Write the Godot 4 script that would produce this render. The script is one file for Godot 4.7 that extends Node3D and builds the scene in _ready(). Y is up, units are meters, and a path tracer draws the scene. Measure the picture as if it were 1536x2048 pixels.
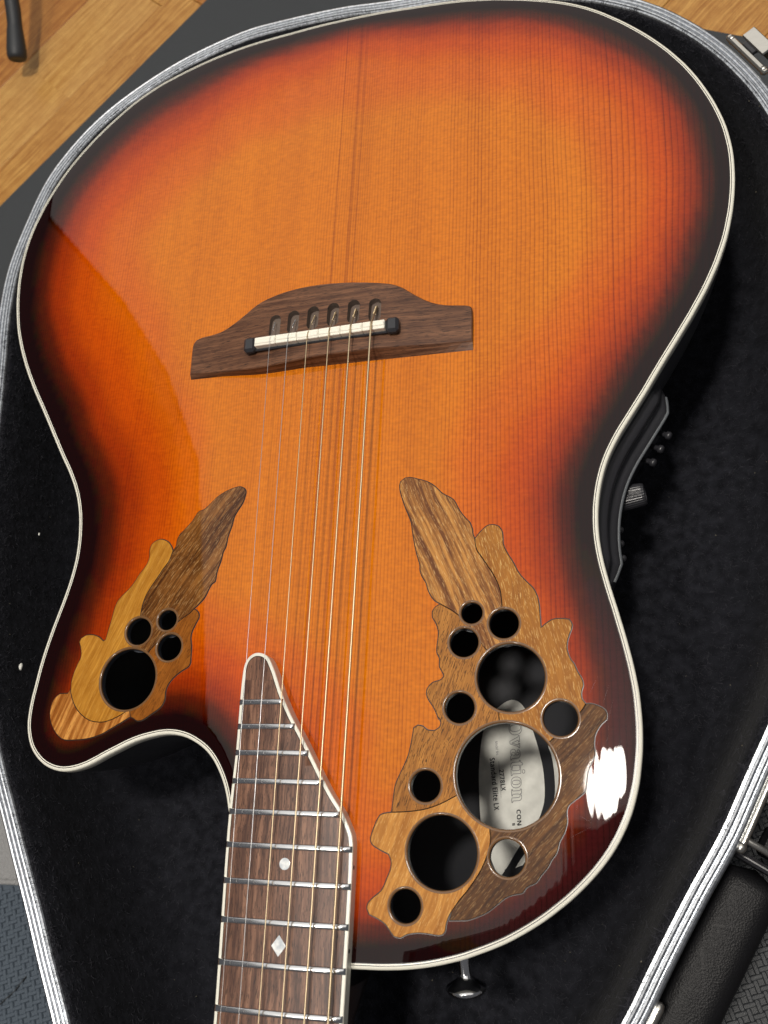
extends Node3D
# A sunburst roundback guitar lying in its open hard case on a wooden floor.
# All plan coordinates are guitar millimetres: x across, z along the neck, origin at the saddle, y = 0 on the soundboard.

const BODY := [26.7, 285.3, 32.7, 285.1, 38.7, 284.9, 44.6, 284.5, 50.6, 283.9, 56.5, 283, 62.4, 281.8, 68.2, 280.3, 73.9, 278.6, 79.5, 276.5, 85, 274.3, 90.5, 271.8, 95.7, 269, 100.9, 265.9, 105.9, 262.6, 110.7, 259, 115.3, 255.3, 119.8, 251.2, 124, 247, 128, 242.5, 131.6, 237.8, 134.8, 232.8, 137.6, 227.5, 140, 222, 141.8, 216.4, 143.3, 210.6, 144.3, 204.7, 145.1, 198.7, 145.5, 192.8, 145.6, 186.8, 145.4, 180.7, 145, 174.7, 144.2, 168.7, 143.2, 162.7, 142, 156.8, 140.7, 150.9, 139.3, 145.2, 137.9, 139.4, 136.4, 133.7, 135, 128, 133.7, 122.2, 132.6, 116.3, 131.8, 110.4, 131.4, 104.4, 131.4, 98.3, 131.8, 92.4, 132.6, 86.5, 133.8, 80.7, 135.4, 75, 137.4, 69.6, 139.9, 64.3, 142.7, 59.1, 145.8, 54.1, 148.9, 49.2, 152.1, 44.1, 155.3, 39, 158.4, 33.7, 161.5, 28.5, 164.7, 23.2, 167.9, 18.1, 171.1, 12.9, 174.2, 7.8, 177.3, 2.7, 180.2, -2.5, 183.1, -7.7, 185.8, -13, 188.3, -18.4, 190.7, -23.8, 192.8, -29.4, 194.8, -35, 196.5, -40.7, 197.9, -46.4, 199.2, -52.2, 200.2, -58.1, 201, -64, 201.6, -70.1, 201.9, -76.1, 202, -82.2, 201.8, -88.2, 201.2, -94.1, 200.4, -100, 199.2, -105.8, 197.7, -111.5, 196, -117.1, 194, -122.7, 191.8, -128.2, 189.4, -133.7, 186.7, -139.1, 183.9, -144.3, 180.7, -149.4, 177.4, -154.4, 173.9, -159.2, 170.2, -163.9, 166.3, -168.5, 162.3, -172.9, 158.1, -177.2, 153.8, -181.4, 149.3, -185.4, 144.8, -189.3, 140.1, -192.9, 135.2, -196.3, 130.2, -199.3, 125, -202.1, 119.6, -204.6, 114.1, -206.9, 108.5, -209, 102.9, -211, 97.2, -212.8, 91.5, -214.5, 85.7, -216.1, 79.9, -217.4, 74, -218.6, 68.1, -219.7, 62.2, -220.5, 56.2, -221.2, 50.2, -221.7, 44.2, -222.2, 38.3, -222.6, 32.3, -223.1, 26.4, -223.5, 20.4, -223.9, 14.4, -224.1, 8.5, -224.2, 2.5, -224.3, -3.5, -224.3, -9.5, -224.2, -15.5, -224.1, -21.5, -223.8, -27.5, -223.5, -33.4, -223, -39.4, -222.5, -45.4, -222.1, -51.3, -221.6, -57.2, -221.1, -63.1, -220.4, -69, -219.5, -74.9, -218.5, -80.7, -217.2, -86.6, -215.9, -92.3, -214.3, -98.1, -212.6, -103.8, -210.7, -109.4, -208.7, -115, -206.5, -120.6, -204.2, -126, -201.6, -131.2, -198.7, -136.3, -195.5, -141.2, -192.1, -145.9, -188.4, -150.4, -184.5, -154.8, -180.4, -159, -176.3, -163.2, -171.9, -167.2, -167.5, -171, -162.9, -174.7, -158.2, -178.2, -153.3, -181.5, -148.3, -184.5, -143.2, -187.3, -137.9, -189.9, -132.5, -192.3, -127, -194.5, -121.4, -196.4, -115.7, -198.2, -109.9, -199.6, -104, -200.7, -98, -201.4, -92.1, -201.9, -86.1, -202, -80.2, -201.8, -74.3, -201.5, -68.4, -200.8, -62.5, -200, -56.6, -198.9, -50.7, -197.5, -44.8, -196, -38.9, -194.2, -33.2, -192.1, -27.5, -189.9, -22, -187.4, -16.5, -184.8, -11.1, -182, -5.7, -179.1, -0.5, -176.1, 4.7, -173, 9.8, -169.8, 14.9, -166.7, 19.9, -163.6, 25, -160.6, 30, -157.6, 35, -154.6, 40, -151.5, 45.1, -148.3, 50.2, -145, 55.3, -141.9, 60.6, -139.1, 65.9, -136.7, 71.4, -134.8, 77.1, -133.3, 82.9, -132.3, 88.9, -131.6, 94.8, -131.3, 100.7, -131.4, 106.6, -132, 112.4, -132.9, 118.3, -134.1, 124.2, -135.5, 130.1, -137, 136, -138.5, 141.9, -139.8, 147.8, -141, 153.8, -142, 159.7, -142.7, 165.5, -143.3, 171.3, -143.9, 177.1, -144.1, 183.1, -143.7, 189.1, -142.2, 194.9, -139.6, 200.2, -135.7, 204.7, -130.9, 208.2, -125.3, 210.4, -119.5, 211.2, -113.5, 210.5, -107.8, 208.8, -102.4, 206.3, -97.1, 203.5, -91.7, 200.9, -86.3, 198.3, -80.7, 196.2, -74.9, 194.7, -69.1, 193.7, -63.1, 193.7, -57.3, 194.9, -51.8, 197.3, -46.8, 200.5, -42.6, 204.7, -39.2, 209.6, -36.4, 214.9, -34.3, 220.5, -32.7, 226.3, -30.6, 231.8, -28.2, 237.3, -25.5, 242.7, -22.7, 247.9, -19.8, 253.2, -17, 258.5, -13.7, 263.4, -9.8, 268, -5.8, 272.5, -1.8, 276.9, 2.9, 280.3, 8.4, 282.8, 14, 284.8, 19.8, 285.3, 25.8, 285.3]
const LEAF_A := [40.5, 78.3, 40.9, 75.7, 42.9, 74, 45.8, 73.9, 49.9, 75.1, 54.1, 76.7, 57.4, 79, 61.5, 83.1, 65.2, 85.3, 67.2, 87.3, 69.6, 92, 72.8, 96.3, 74.4, 98, 75.6, 101.3, 75.9, 103.8, 76.8, 106.2, 77.6, 111.1, 80, 114.8, 82.3, 118.4, 85.3, 123.2, 87.2, 127.2, 88.5, 131.8, 89, 137.9, 89.6, 145.3, 91.1, 153, 91.3, 161, 82, 156.5, 78.7, 151.2, 75.6, 147, 71.8, 142.8, 67.2, 139.2, 63.3, 136.8, 61.4, 135.7, 58.6, 133.9, 56.6, 131.1, 55.4, 128.4, 54.5, 125.6, 52.5, 122.3, 51.6, 119.5, 51.5, 117.1, 50.2, 113, 48.9, 108.1, 47.9, 103.1, 47.2, 98.9, 46.5, 95.6, 44.7, 91.3, 43.1, 87.4, 41.5, 82.6]
const LEAF_B := [76.8, 106.2, 77.6, 104.7, 79.9, 102, 82.6, 99.9, 85.3, 99.7, 87.6, 100.5, 89.1, 102.9, 89.5, 106.1, 89.7, 109.3, 91.4, 113.3, 94, 117.7, 96.6, 122.9, 99.9, 126.9, 102.8, 130, 104.5, 133.9, 105.2, 137.7, 105.5, 142.9, 105.8, 147.4, 108, 145.6, 110.9, 143.9, 114.5, 143.7, 117.7, 144.1, 118.9, 146.2, 118.6, 148.4, 117.5, 151.3, 116.7, 154.2, 116.6, 157.1, 117.6, 160.7, 119.3, 163.2, 120.6, 166.4, 122.2, 169.2, 122.8, 172, 122, 174.8, 122.1, 177.6, 123.6, 179.8, 120.4, 183.7, 113.1, 185.7, 111.6, 191.7, 108.1, 195.4, 91, 207.2, 87.9, 187.3, 87.9, 181.7, 92.6, 168.6, 91.3, 161, 91.1, 153, 89.6, 145.3, 89, 137.9, 88.5, 131.8, 87.2, 127.2, 85.3, 123.2, 82.3, 118.4, 80, 114.8, 77.6, 111.1]
const LEAF_C := [61.4, 135.7, 59.1, 137.1, 57.8, 139, 58, 141.7, 59.6, 144.4, 60.7, 147.8, 60.7, 150.9, 60.3, 154.6, 60.3, 157.6, 61.5, 159.9, 61.6, 163.6, 63.2, 166.6, 63.6, 168, 62.1, 169.5, 58.7, 170.6, 56.5, 173.1, 56.1, 175.3, 57, 177.8, 59.7, 181.8, 61.7, 186.1, 62.1, 186, 62.7, 187.8, 62.1, 189.6, 60, 191, 57, 190.7, 54.7, 189.1, 52.5, 188.8, 50.8, 190, 50.5, 192.5, 49.7, 197.5, 48.7, 201.7, 47, 205.9, 45, 210.1, 43.6, 213.6, 43, 217.7, 42.5, 223.2, 42.2, 224.7, 49.1, 224.2, 56.4, 223.1, 62.8, 220.9, 67.8, 218.4, 70.6, 216.9, 91, 207.2, 87.9, 187.3, 87.9, 181.7, 92.6, 168.6, 82, 156.5, 78.7, 151.2, 75.6, 147, 71.8, 142.8, 67.2, 139.2, 63.3, 136.8]
const LEAF_D := [123.6, 179.8, 125.3, 179.6, 128, 180.3, 130.7, 181.7, 131.9, 183.7, 131.7, 186.1, 129.1, 188.5, 126.9, 192.5, 126.4, 196.6, 126.6, 199.9, 125.2, 203.2, 123.7, 206.5, 122.9, 211.1, 122.2, 214.4, 120.1, 216.4, 117.4, 218.4, 115.4, 220.4, 114.8, 223, 114.9, 226.2, 113.8, 230.1, 111.7, 233.9, 110.6, 237.7, 108.3, 241, 106.9, 243.5, 104.2, 246.7, 102.2, 249.3, 98.8, 251, 96.8, 253.3, 93.5, 254.1, 90.1, 255.5, 86.8, 258.1, 83.4, 260.8, 79.4, 262.8, 75.3, 264.3, 71.3, 264.7, 67.8, 264.9, 68.8, 261.3, 71.8, 257.1, 75.2, 253.1, 79.3, 247.3, 82, 242.1, 83.7, 236.9, 84.2, 233, 84, 228.5, 91, 207.2, 108.1, 195.4, 111.6, 191.7, 113.1, 185.7, 120.4, 183.7]
const LEAF_F := [42.2, 224.7, 39.6, 225.1, 37.4, 226, 35.7, 228.8, 34.2, 232.9, 33.6, 235.6, 34.6, 237.8, 38, 239.7, 41.7, 241.2, 42.9, 243.8, 42.7, 247, 41.4, 250.3, 39.4, 254.9, 35.9, 258, 33.7, 260.4, 33.3, 262.3, 34.4, 264.5, 38.5, 266.1, 41.4, 267.8, 43.3, 269.9, 45.1, 272, 47.9, 272.4, 50.7, 271, 54.8, 270.2, 59, 270.2, 63.2, 270.6, 65.2, 270.1, 66.2, 268.8, 66.5, 266.4, 67.5, 263.5, 68.8, 261.3, 71.8, 257.1, 75.2, 253.1, 79.3, 247.3, 82, 242.1, 83.7, 236.9, 84.2, 233, 84, 228.5, 91, 207.2, 70.6, 216.9, 67.8, 218.4, 62.8, 220.9, 56.4, 223.1, 49.1, 224.2]
const LEAF_G := [-38.6, 75.6, -39.6, 73.6, -42, 72.5, -45.1, 72.9, -49.6, 74.5, -54, 77.2, -57.6, 80.8, -60.4, 83.3, -63.5, 84.5, -64.8, 86.5, -66.8, 89.8, -70.3, 93.8, -72.4, 95.9, -73.6, 98.9, -73.9, 102.2, -75.2, 104.4, -76.6, 109.5, -79.5, 113.8, -82.1, 118.2, -84.7, 122.4, -87.2, 127.5, -88.4, 132.5, -88.6, 136.8, -88.5, 144.6, -90.8, 151.3, -90.5, 153.4, -91, 167.9, -82.3, 156, -79, 151.8, -74.4, 146.3, -68.9, 141.6, -65.4, 138.8, -61.9, 136.5, -60.2, 134.5, -57.8, 132.3, -55.1, 129.2, -53.3, 125, -52.1, 122.6, -50.3, 121.2, -50.1, 119.4, -49.8, 115.8, -48.4, 110.8, -47.7, 106.4, -46.5, 103.6, -45.9, 98.4, -44.5, 93.3, -43.5, 88.1, -41.6, 84.5, -39.6, 80.8]
const LEAF_H := [-75.2, 104.4, -76.3, 102.1, -78.7, 99.4, -82.5, 98, -85.6, 98.8, -87.7, 100.8, -88.3, 103.8, -88, 107.5, -89.1, 111.2, -92.1, 115.5, -94.6, 119.9, -97.3, 123.5, -100.8, 127, -102.8, 129.9, -103.8, 133.5, -104.4, 137.8, -105.4, 143.5, -106.3, 148.5, -107.3, 149.2, -109.6, 147.4, -113.1, 146.1, -117.1, 146, -120.1, 147.5, -120.9, 149.3, -119.8, 151.8, -118.9, 154.7, -118.8, 157.5, -119.9, 160.3, -121.2, 164.5, -121.9, 168.7, -121.6, 172.5, -121, 175, -118.5, 179.8, -114.7, 183.9, -109.4, 187.2, -104.5, 188.2, -99.9, 188, -94.8, 186.2, -90.5, 183.8, -87.9, 181.9, -91, 167.9, -90.5, 153.4, -90.8, 151.3, -88.5, 144.6, -88.6, 136.8, -88.4, 132.5, -87.2, 127.5, -84.7, 122.4, -82.1, 118.2, -79.5, 113.8, -76.6, 109.5]
const LEAF_I := [-60.2, 134.5, -58.6, 135.1, -57.1, 136.9, -57, 139, -58.2, 141.8, -59.6, 145.3, -60, 148.7, -59.1, 152.9, -58.8, 158.4, -58.8, 161.1, -60.1, 162.8, -62.9, 164.4, -66.3, 167.1, -68.9, 170.4, -70, 173.8, -69.9, 177.1, -70.4, 179.1, -71.9, 181.5, -76, 184.4, -80.2, 187.1, -83.1, 187.6, -85.2, 186.5, -87, 185.8, -87.9, 181.9, -91, 167.9, -82.3, 156, -79, 151.8, -74.4, 146.3, -68.9, 141.6, -65.4, 138.8, -61.9, 136.5]
const LEAF_J := [-121.6, 172.5, -123, 174.6, -127.4, 174.8, -129.9, 177, -131.2, 180.5, -131.1, 185.3, -129, 190, -125.5, 194.1, -121.1, 196.6, -114.8, 196.6, -107.9, 195.9, -101.3, 193.9, -96.3, 191.2, -92.1, 188.8, -87, 185.8, -87.9, 181.9, -90.5, 183.8, -94.8, 186.2, -99.9, 188, -104.5, 188.2, -109.4, 187.2, -114.7, 183.9, -118.5, 179.8, -121, 175]
const HOLES := [75.6, 140.2, 4.7, 89.8, 145.3, 6.4, 72.3, 153.3, 6.3, 92.6, 168.6, 14.4, 70.7, 181.4, 6.4, 113.1, 185.7, 7.1, 90.6, 208.7, 21.2, 56.6, 213.8, 6.4, 64.2, 239.6, 14.5, 90.9, 240.6, 7.1, 49.5, 260.6, 6.4, -88.6, 144.8, 6.6, -73.8, 139.5, 4.9, -71, 152.9, 6.3, -91, 167.9, 14.5]
const BOARD := [-25.3, 430, -27.6, 300, -29.3, 234.4, -28.7, 199.8, -28.9, 182.8, -28.9, 169.6, -28.3, 163, -26.7, 159.8, -24, 157.9, -21.1, 157.6, -18.2, 158.5, -15.9, 160.4, -12.7, 166.2, -10.4, 171.5, -8.1, 176.6, -3.2, 185.6, 3.1, 195.2, 8.1, 203.4, 13.2, 211.8, 17.9, 218.9, 22.3, 224.7, 24.2, 228, 27.9, 238, 27.5, 300, 25.3, 430]
const BRIDGE := [-76.9, 7, -77.3, -10.1, -75.9, -13.5, -72.5, -14.8, -65.5, -15.5, -59.7, -16.8, -52.9, -20.4, -47.4, -24.1, -40.8, -28.8, -34.1, -31.6, -23.9, -33.8, -12.8, -34.8, -1.9, -34.8, 9.8, -34.1, 20.3, -33, 29.5, -31.7, 34.6, -30.5, 39.7, -28, 45.8, -23.5, 51.8, -19.7, 56.7, -17.6, 62.6, -16.2, 72.3, -15.1, 74.8, -12.6, 75.1, 5.5, 56.3, 5.9, 46.6, 5.9, 27.1, 6.1, 12.1, 6.9, -3.3, 7.4, -19.3, 8.6, -35.9, 9.3, -53.3, 8.5]
const RIM := [167.2, -218.6, 177.3, -210.5, 186.6, -201.5, 195.4, -191.9, 203.4, -181.7, 210.7, -170.9, 217.2, -159.7, 223.1, -148.1, 228.1, -136.1, 232.2, -123.8, 235.2, -111.1, 237.6, -98.3, 239.6, -85.5, 240.6, -72.6, 241.2, -59.6, 241.7, -46.6, 241.9, -33.6, 241.6, -20.6, 241.4, -7.6, 241.1, 5.4, 240.4, 18.4, 239.6, 31.3, 238.7, 44.3, 237.5, 57.2, 235.7, 70.1, 233.7, 83, 231.6, 95.8, 228.9, 108.5, 225.8, 121.1, 222.6, 133.7, 219.4, 146.3, 215.3, 158.6, 210.4, 170.7, 205, 182.5, 199.1, 194.1, 193.1, 205.6, 187.3, 217.2, 181.4, 228.8, 174.8, 240, 167.9, 251, 161.3, 262.2, 154.8, 273.5, 148.5, 284.8, 142.3, 296.3, 135.6, 307.4, 128.5, 318.3, 121.9, 329.5, 115.6, 340.8, 109.3, 352.2, 103.4, 363.8, 98.1, 375.7, 93.1, 387.6, 88.7, 399.8, 85.9, 412.4, 83.9, 425.3, 81.8, 438.1, 80.2, 451, 79.2, 464, 78.5, 477, 77.8, 490.1, 77.4, 503.4, 75.4, 515, 67.3, 520.6, 54.5, 521.5, 41.2, 521.9, 28.2, 522.5, 15.2, 523.3, 2.2, 523.7, -10.8, 523.5, -23.8, 522.8, -36.8, 522.1, -49.9, 521.6, -63.2, 521.2, -73.4, 517.7, -77.2, 507.8, -77.7, 494.6, -78.2, 481.4, -78.9, 468.4, -79.7, 455.4, -81.2, 442.5, -83.3, 429.7, -85.4, 416.8, -88, 404.1, -92, 391.8, -96.8, 379.8, -101.7, 367.7, -106.7, 355.7, -111.9, 343.8, -117.1, 331.9, -122.7, 320.1, -128.7, 308.6, -134.8, 297.1, -140.6, 285.5, -146.5, 273.9, -152.6, 262.4, -158.7, 251, -164.7, 239.5, -170.8, 228, -176.9, 216.5, -182.8, 204.9, -188.1, 193.1, -193.3, 181.1, -198.1, 169.1, -202.2, 156.7, -205.5, 144.2, -208.8, 131.6, -211.9, 119, -214.4, 106.2, -216.4, 93.4, -218.4, 80.5, -220.2, 67.7, -221.6, 54.7, -222.8, 41.8, -224, 28.9, -224.9, 15.9, -225.9, 2.9, -227.1, -10, -228.5, -22.9, -230.1, -35.9, -231.8, -48.7, -233.2, -61.7, -234.1, -74.6, -234.4, -87.6, -233.8, -100.6, -232, -113.4, -229.3, -126.2, -226.2, -138.8, -222.9, -151.4, -218.9, -163.7, -213.4, -175.4, -206.5, -186.4, -198.8, -196.9, -190.3, -206.7, -180.9, -215.7, -170.7, -223.7, -159.9, -231, -148.8, -237.7, -137.3, -243.8, -125.5, -249.2, -113.3, -253.7, -100.9, -257.6, -88.4, -260.9, -75.6, -263.1, -62.6, -263.8, -49.6, -264.2, -36.6, -264.4, -23.6, -264.3, -10.7, -263.7, 2.2, -262.2, 15.1, -260.8, 28.1, -259.9, 41.1, -259.2, 54, -258.3, 66.8, -256.3, 79.5, -253.3, 92.1, -250.2, 104.7, -246.8, 117, -242.9, 129.3, -238.6, 141.4, -233.8, 152.8, -227.7, 163.9, -220.9]


const UP := Vector3.UP
const BOWL_C := Vector2(0, 80)
var mats := {}
var body: PackedVector2Array      # dense body outline
var body_raw: PackedVector2Array  # the control points only, for distances
var noise_a := FastNoiseLite.new()
var noise_b := FastNoiseLite.new()
var rng := RandomNumberGenerator.new()


# ---------------------------------------------------------------- plan-shape helpers
func pts(a: Array) -> PackedVector2Array:
	var p := PackedVector2Array()
	for i in range(0, a.size(), 2):
		p.append(Vector2(a[i], a[i + 1]))
	return p

func smooth(p: PackedVector2Array, n: int, sharp := 0.0) -> PackedVector2Array:
	# closed Catmull-Rom; a corner sharper than «sharp» degrees keeps its point
	var r := PackedVector2Array()
	var c := p.size()
	for i in c:
		var a := p[(i + c - 1) % c]
		var b := p[i]
		var d := p[(i + 1) % c]
		var e := p[(i + 2) % c]
		var t1 := (d - a) * 0.5
		var t2 := (e - b) * 0.5
		var l := (d - b).length()
		if sharp > 0.0:
			if absf(rad_to_deg((b - a).angle_to(d - b))) > sharp: t1 = d - b
			if absf(rad_to_deg((d - b).angle_to(e - d))) > sharp: t2 = d - b
		if t1.length() > l * 1.3: t1 = t1.normalized() * l * 1.3
		if t2.length() > l * 1.3: t2 = t2.normalized() * l * 1.3
		for k in n:
			var t := float(k) / n
			var t2_ := t * t
			var t3 := t2_ * t
			r.append(b * (2 * t3 - 3 * t2_ + 1) + t1 * (t3 - 2 * t2_ + t) + d * (-2 * t3 + 3 * t2_) + t2 * (t3 - t2_))
	return r

func area(p: PackedVector2Array) -> float:
	var s := 0.0
	for i in p.size():
		s += p[i].cross(p[(i + 1) % p.size()])
	return s * 0.5

func inset(p: PackedVector2Array, d: float) -> PackedVector2Array:
	var r := PackedVector2Array()
	var c := p.size()
	var sgn := 1.0 if area(p) > 0 else -1.0
	for i in c:
		var e1 := (p[i] - p[(i + c - 1) % c]).normalized()
		var e2 := (p[(i + 1) % c] - p[i]).normalized()
		var n := (Vector2(-e1.y, e1.x) + Vector2(-e2.y, e2.x)) * sgn
		n = n.normalized() if n.length() > 0.001 else Vector2.ZERO
		var k := n.dot(Vector2(-e1.y, e1.x) * sgn)
		r.append(p[i] + n * d / clampf(k, 0.6, 1.0))
	return r

func circle(c: Vector2, r: float, n := 40) -> PackedVector2Array:
	var p := PackedVector2Array()
	for i in n:
		p.append(c + Vector2.from_angle(TAU * i / n) * r)
	return p

func at(p: PackedVector2Array, y: float) -> PackedVector3Array:
	var r := PackedVector3Array()
	for q in p:
		r.append(Vector3(q.x, y, q.y))
	return r

func edge_distance(q: Vector2) -> float:
	var best := 1e9
	var c := body_raw.size()
	for i in c - 1:
		var a := body_raw[i]
		var d := body_raw[i + 1] - a
		var t := clampf((q - a).dot(d) / d.length_squared(), 0.0, 1.0)
		best = minf(best, (q - a - d * t).length_squared())
	return sqrt(best)


# ---------------------------------------------------------------- mesh helpers (millimetres in, metres out)
func begin() -> SurfaceTool:
	var st := SurfaceTool.new()
	st.begin(Mesh.PRIMITIVE_TRIANGLES)
	return st

func tri(st: SurfaceTool, a: Vector3, b: Vector3, c: Vector3, ua := Vector2.ZERO, ub := Vector2.ZERO, uc := Vector2.ZERO) -> void:
	st.set_uv(ua); st.add_vertex(a * 0.001)
	st.set_uv(ub); st.add_vertex(b * 0.001)
	st.set_uv(uc); st.add_vertex(c * 0.001)

func quad(st: SurfaceTool, a: Vector3, b: Vector3, c: Vector3, d: Vector3) -> void:
	var l := (b - a).length() * 0.01
	var h := (d - a).length() * 0.01
	tri(st, a, b, c, Vector2.ZERO, Vector2(l, 0), Vector2(l, h))
	tri(st, a, c, d, Vector2.ZERO, Vector2(l, h), Vector2(0, h))

func loft(st: SurfaceTool, rings: Array, closed := true, groups := true, g0 := 1) -> void:
	# strips between successive rings; one smoothing group per strip (groups) or one for all
	var n: int = rings[0].size()
	var v := 0.0
	for k in rings.size() - 1:
		var a: PackedVector3Array = rings[k]
		var b: PackedVector3Array = rings[k + 1]
		st.set_smooth_group(g0 + (k if groups else 0))
		var dv := (a[0] - b[0]).length() * 0.01
		var u := 0.0
		for i in (n if closed else n - 1):
			var j := (i + 1) % n
			var du := (a[j] - a[i]).length() * 0.01
			tri(st, a[i], b[j], b[i], Vector2(u, v), Vector2(u + du, v + dv), Vector2(u, v + dv))
			tri(st, a[i], a[j], b[j], Vector2(u, v), Vector2(u + du, v), Vector2(u + du, v + dv))
			u += du
		v += dv

func cap(st: SurfaceTool, ring: PackedVector3Array) -> void:
	var m := Vector3.ZERO
	for p in ring:
		m += p
	m /= ring.size()
	st.set_smooth_group(-1)
	for i in ring.size():
		tri(st, ring[i], m, ring[(i + 1) % ring.size()])

func tube(st: SurfaceTool, path: PackedVector3Array, r, n := 8, caps := true) -> void:
	var rings := []
	for i in path.size():
		var d := (path[mini(i + 1, path.size() - 1)] - path[maxi(i - 1, 0)]).normalized()
		var s := d.cross(UP)
		if s.length() < 0.01: s = d.cross(Vector3.RIGHT)
		s = s.normalized()
		var t := s.cross(d)
		var rr: float = r[i] if r is Array else r
		var ring := PackedVector3Array()
		for k in n:
			var f := TAU * k / n
			ring.append(path[i] + (s * cos(f) + t * sin(f)) * rr)
		rings.append(ring)
	loft(st, rings, true, false)
	if caps:
		cap(st, rings[0])
		cap(st, rings[-1])

func lathe(st: SurfaceTool, base: Vector3, axis: Vector3, profile: Array, n := 32, groups := false) -> void:
	axis = axis.normalized()
	var s := axis.cross(UP)
	if s.length() < 0.01: s = Vector3.RIGHT
	s = s.normalized()
	var t := s.cross(axis)
	var rings := []
	for p in profile:
		var ring := PackedVector3Array()
		for k in n:
			var f := TAU * k / n
			ring.append(base + axis * p[1] + (s * cos(f) + t * sin(f)) * p[0])
		rings.append(ring)
	loft(st, rings, true, groups)

func box(st: SurfaceTool, c: Vector3, size: Vector3, b: Basis = Basis.IDENTITY, ch := 0.6) -> void:
	# a chamfered box
	var h := size * 0.5
	ch = minf(ch, minf(h.x, minf(h.y, h.z)) * 0.9)
	st.set_smooth_group(-1)
	var corner := func(x: int, y: int, z: int, k: int) -> Vector3:
		var p := Vector3(x * h.x, y * h.y, z * h.z)
		for i in 3:
			if i != k: p[i] -= signf(p[i]) * ch
		return c + b * p
	for k in 3:
		for s in [-1, 1]:
			var q := []
			for e in [[-1, -1], [1, -1], [1, 1], [-1, 1]]:
				var v := [0, 0, 0]
				v[k] = s; v[(k + 1) % 3] = e[0]; v[(k + 2) % 3] = e[1]
				q.append(corner.call(v[0], v[1], v[2], k))
			if s < 0: quad(st, q[0], q[1], q[2], q[3])
			else: quad(st, q[3], q[2], q[1], q[0])
	for k in 3:
		for e in [[-1, -1], [1, -1], [1, 1], [-1, 1]]:
			var i1 := (k + 1) % 3
			var i2 := (k + 2) % 3
			var va := [0, 0, 0]
			va[i1] = e[0]; va[i2] = e[1]; va[k] = -1
			var vb := va.duplicate(); vb[k] = 1
			var p1: Vector3 = corner.call(va[0], va[1], va[2], i1)
			var p2: Vector3 = corner.call(vb[0], vb[1], vb[2], i1)
			var p3: Vector3 = corner.call(vb[0], vb[1], vb[2], i2)
			var p4: Vector3 = corner.call(va[0], va[1], va[2], i2)
			quad(st, p1, p2, p3, p4)
	for x in [-1, 1]:
		for y in [-1, 1]:
			for z in [-1, 1]:
				tri(st, corner.call(x, y, z, 0), corner.call(x, y, z, 1), corner.call(x, y, z, 2))

func sheet(st: SurfaceTool, poly: PackedVector2Array, holes: Array, cell: float, height: Callable, uv: Callable, tint = null, group := 1) -> void:
	# an outline with holes as a grid of cells, those on an edge clipped; height, uv and tint are functions of the plan point
	var lo := poly[0]
	var hi := poly[0]
	for q in poly:
		lo = lo.min(q)
		hi = hi.max(q)
	var cut := {}
	var loops := [poly] + holes
	for l in loops:
		for i in l.size():
			var a: Vector2 = l[i]
			var b: Vector2 = l[(i + 1) % l.size()]
			var n := maxi(1, ceili((b - a).length() / (cell * 0.1)))
			for k in n + 1:
				var q := (a.lerp(b, float(k) / n) - lo) / cell
				cut[Vector2i(floori(q.x), floori(q.y))] = true
	var known := {}
	var emit := func(q: Vector2) -> void:
		var key := Vector2i(roundi(q.x * 200), roundi(q.y * 200))
		if not known.has(key):
			known[key] = [Vector3(q.x, height.call(q), q.y) * 0.001, uv.call(q), tint.call(q) if tint else Color.WHITE]
		var k: Array = known[key]
		if tint: st.set_color(k[2])
		st.set_uv(k[1])
		st.add_vertex(k[0])
	st.set_smooth_group(group)
	for ix in ceili((hi.x - lo.x) / cell):
		for iz in ceili((hi.y - lo.y) / cell):
			var o := lo + Vector2(ix, iz) * cell
			var rect := PackedVector2Array([o, o + Vector2(cell, 0), o + Vector2(cell, cell), o + Vector2(0, cell)])
			if not cut.has(Vector2i(ix, iz)):
				var m := o + Vector2(cell, cell) * Vector2(0.5137, 0.4871)
				if not Geometry2D.is_point_in_polygon(m, poly): continue
				var out := false
				for h in holes:
					if Geometry2D.is_point_in_polygon(m, h): out = true
				if out: continue
				for i in [0, 1, 2, 0, 2, 3]:
					emit.call(rect[i])
				continue
			var pieces := Geometry2D.intersect_polygons(rect, poly)
			for h in holes:
				var next: Array[PackedVector2Array] = []
				for p in pieces:
					next.append_array(Geometry2D.clip_polygons(p, h))
				pieces = next
			for p in pieces:
				if p.size() < 3: continue
				var t := Geometry2D.triangulate_polygon(p)
				for i in range(0, t.size(), 3):
					var a := p[t[i]]
					var b := p[t[i + 1]]
					var c := p[t[i + 2]]
					if (b - a).cross(c - a) < 0:
						var s := b
						b = c
						c = s
					for q in [a, b, c]:
						emit.call(q)

func done(st: SurfaceTool) -> ArrayMesh:
	st.generate_normals()
	st.index()
	return st.commit()

func part(parent: Node, called: String, st, mat: Material) -> MeshInstance3D:
	var m := MeshInstance3D.new()
	m.name = called
	m.mesh = done(st) if st is SurfaceTool else st
	m.material_override = mat
	parent.add_child(m, true)
	return m

func thing(called: String, label: String, category: String, where := Vector3.ZERO) -> Node3D:
	var n := Node3D.new()
	n.name = called
	n.position = where
	n.set_meta("label", label)
	n.set_meta("category", category)
	add_child(n, true)
	return n


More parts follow.
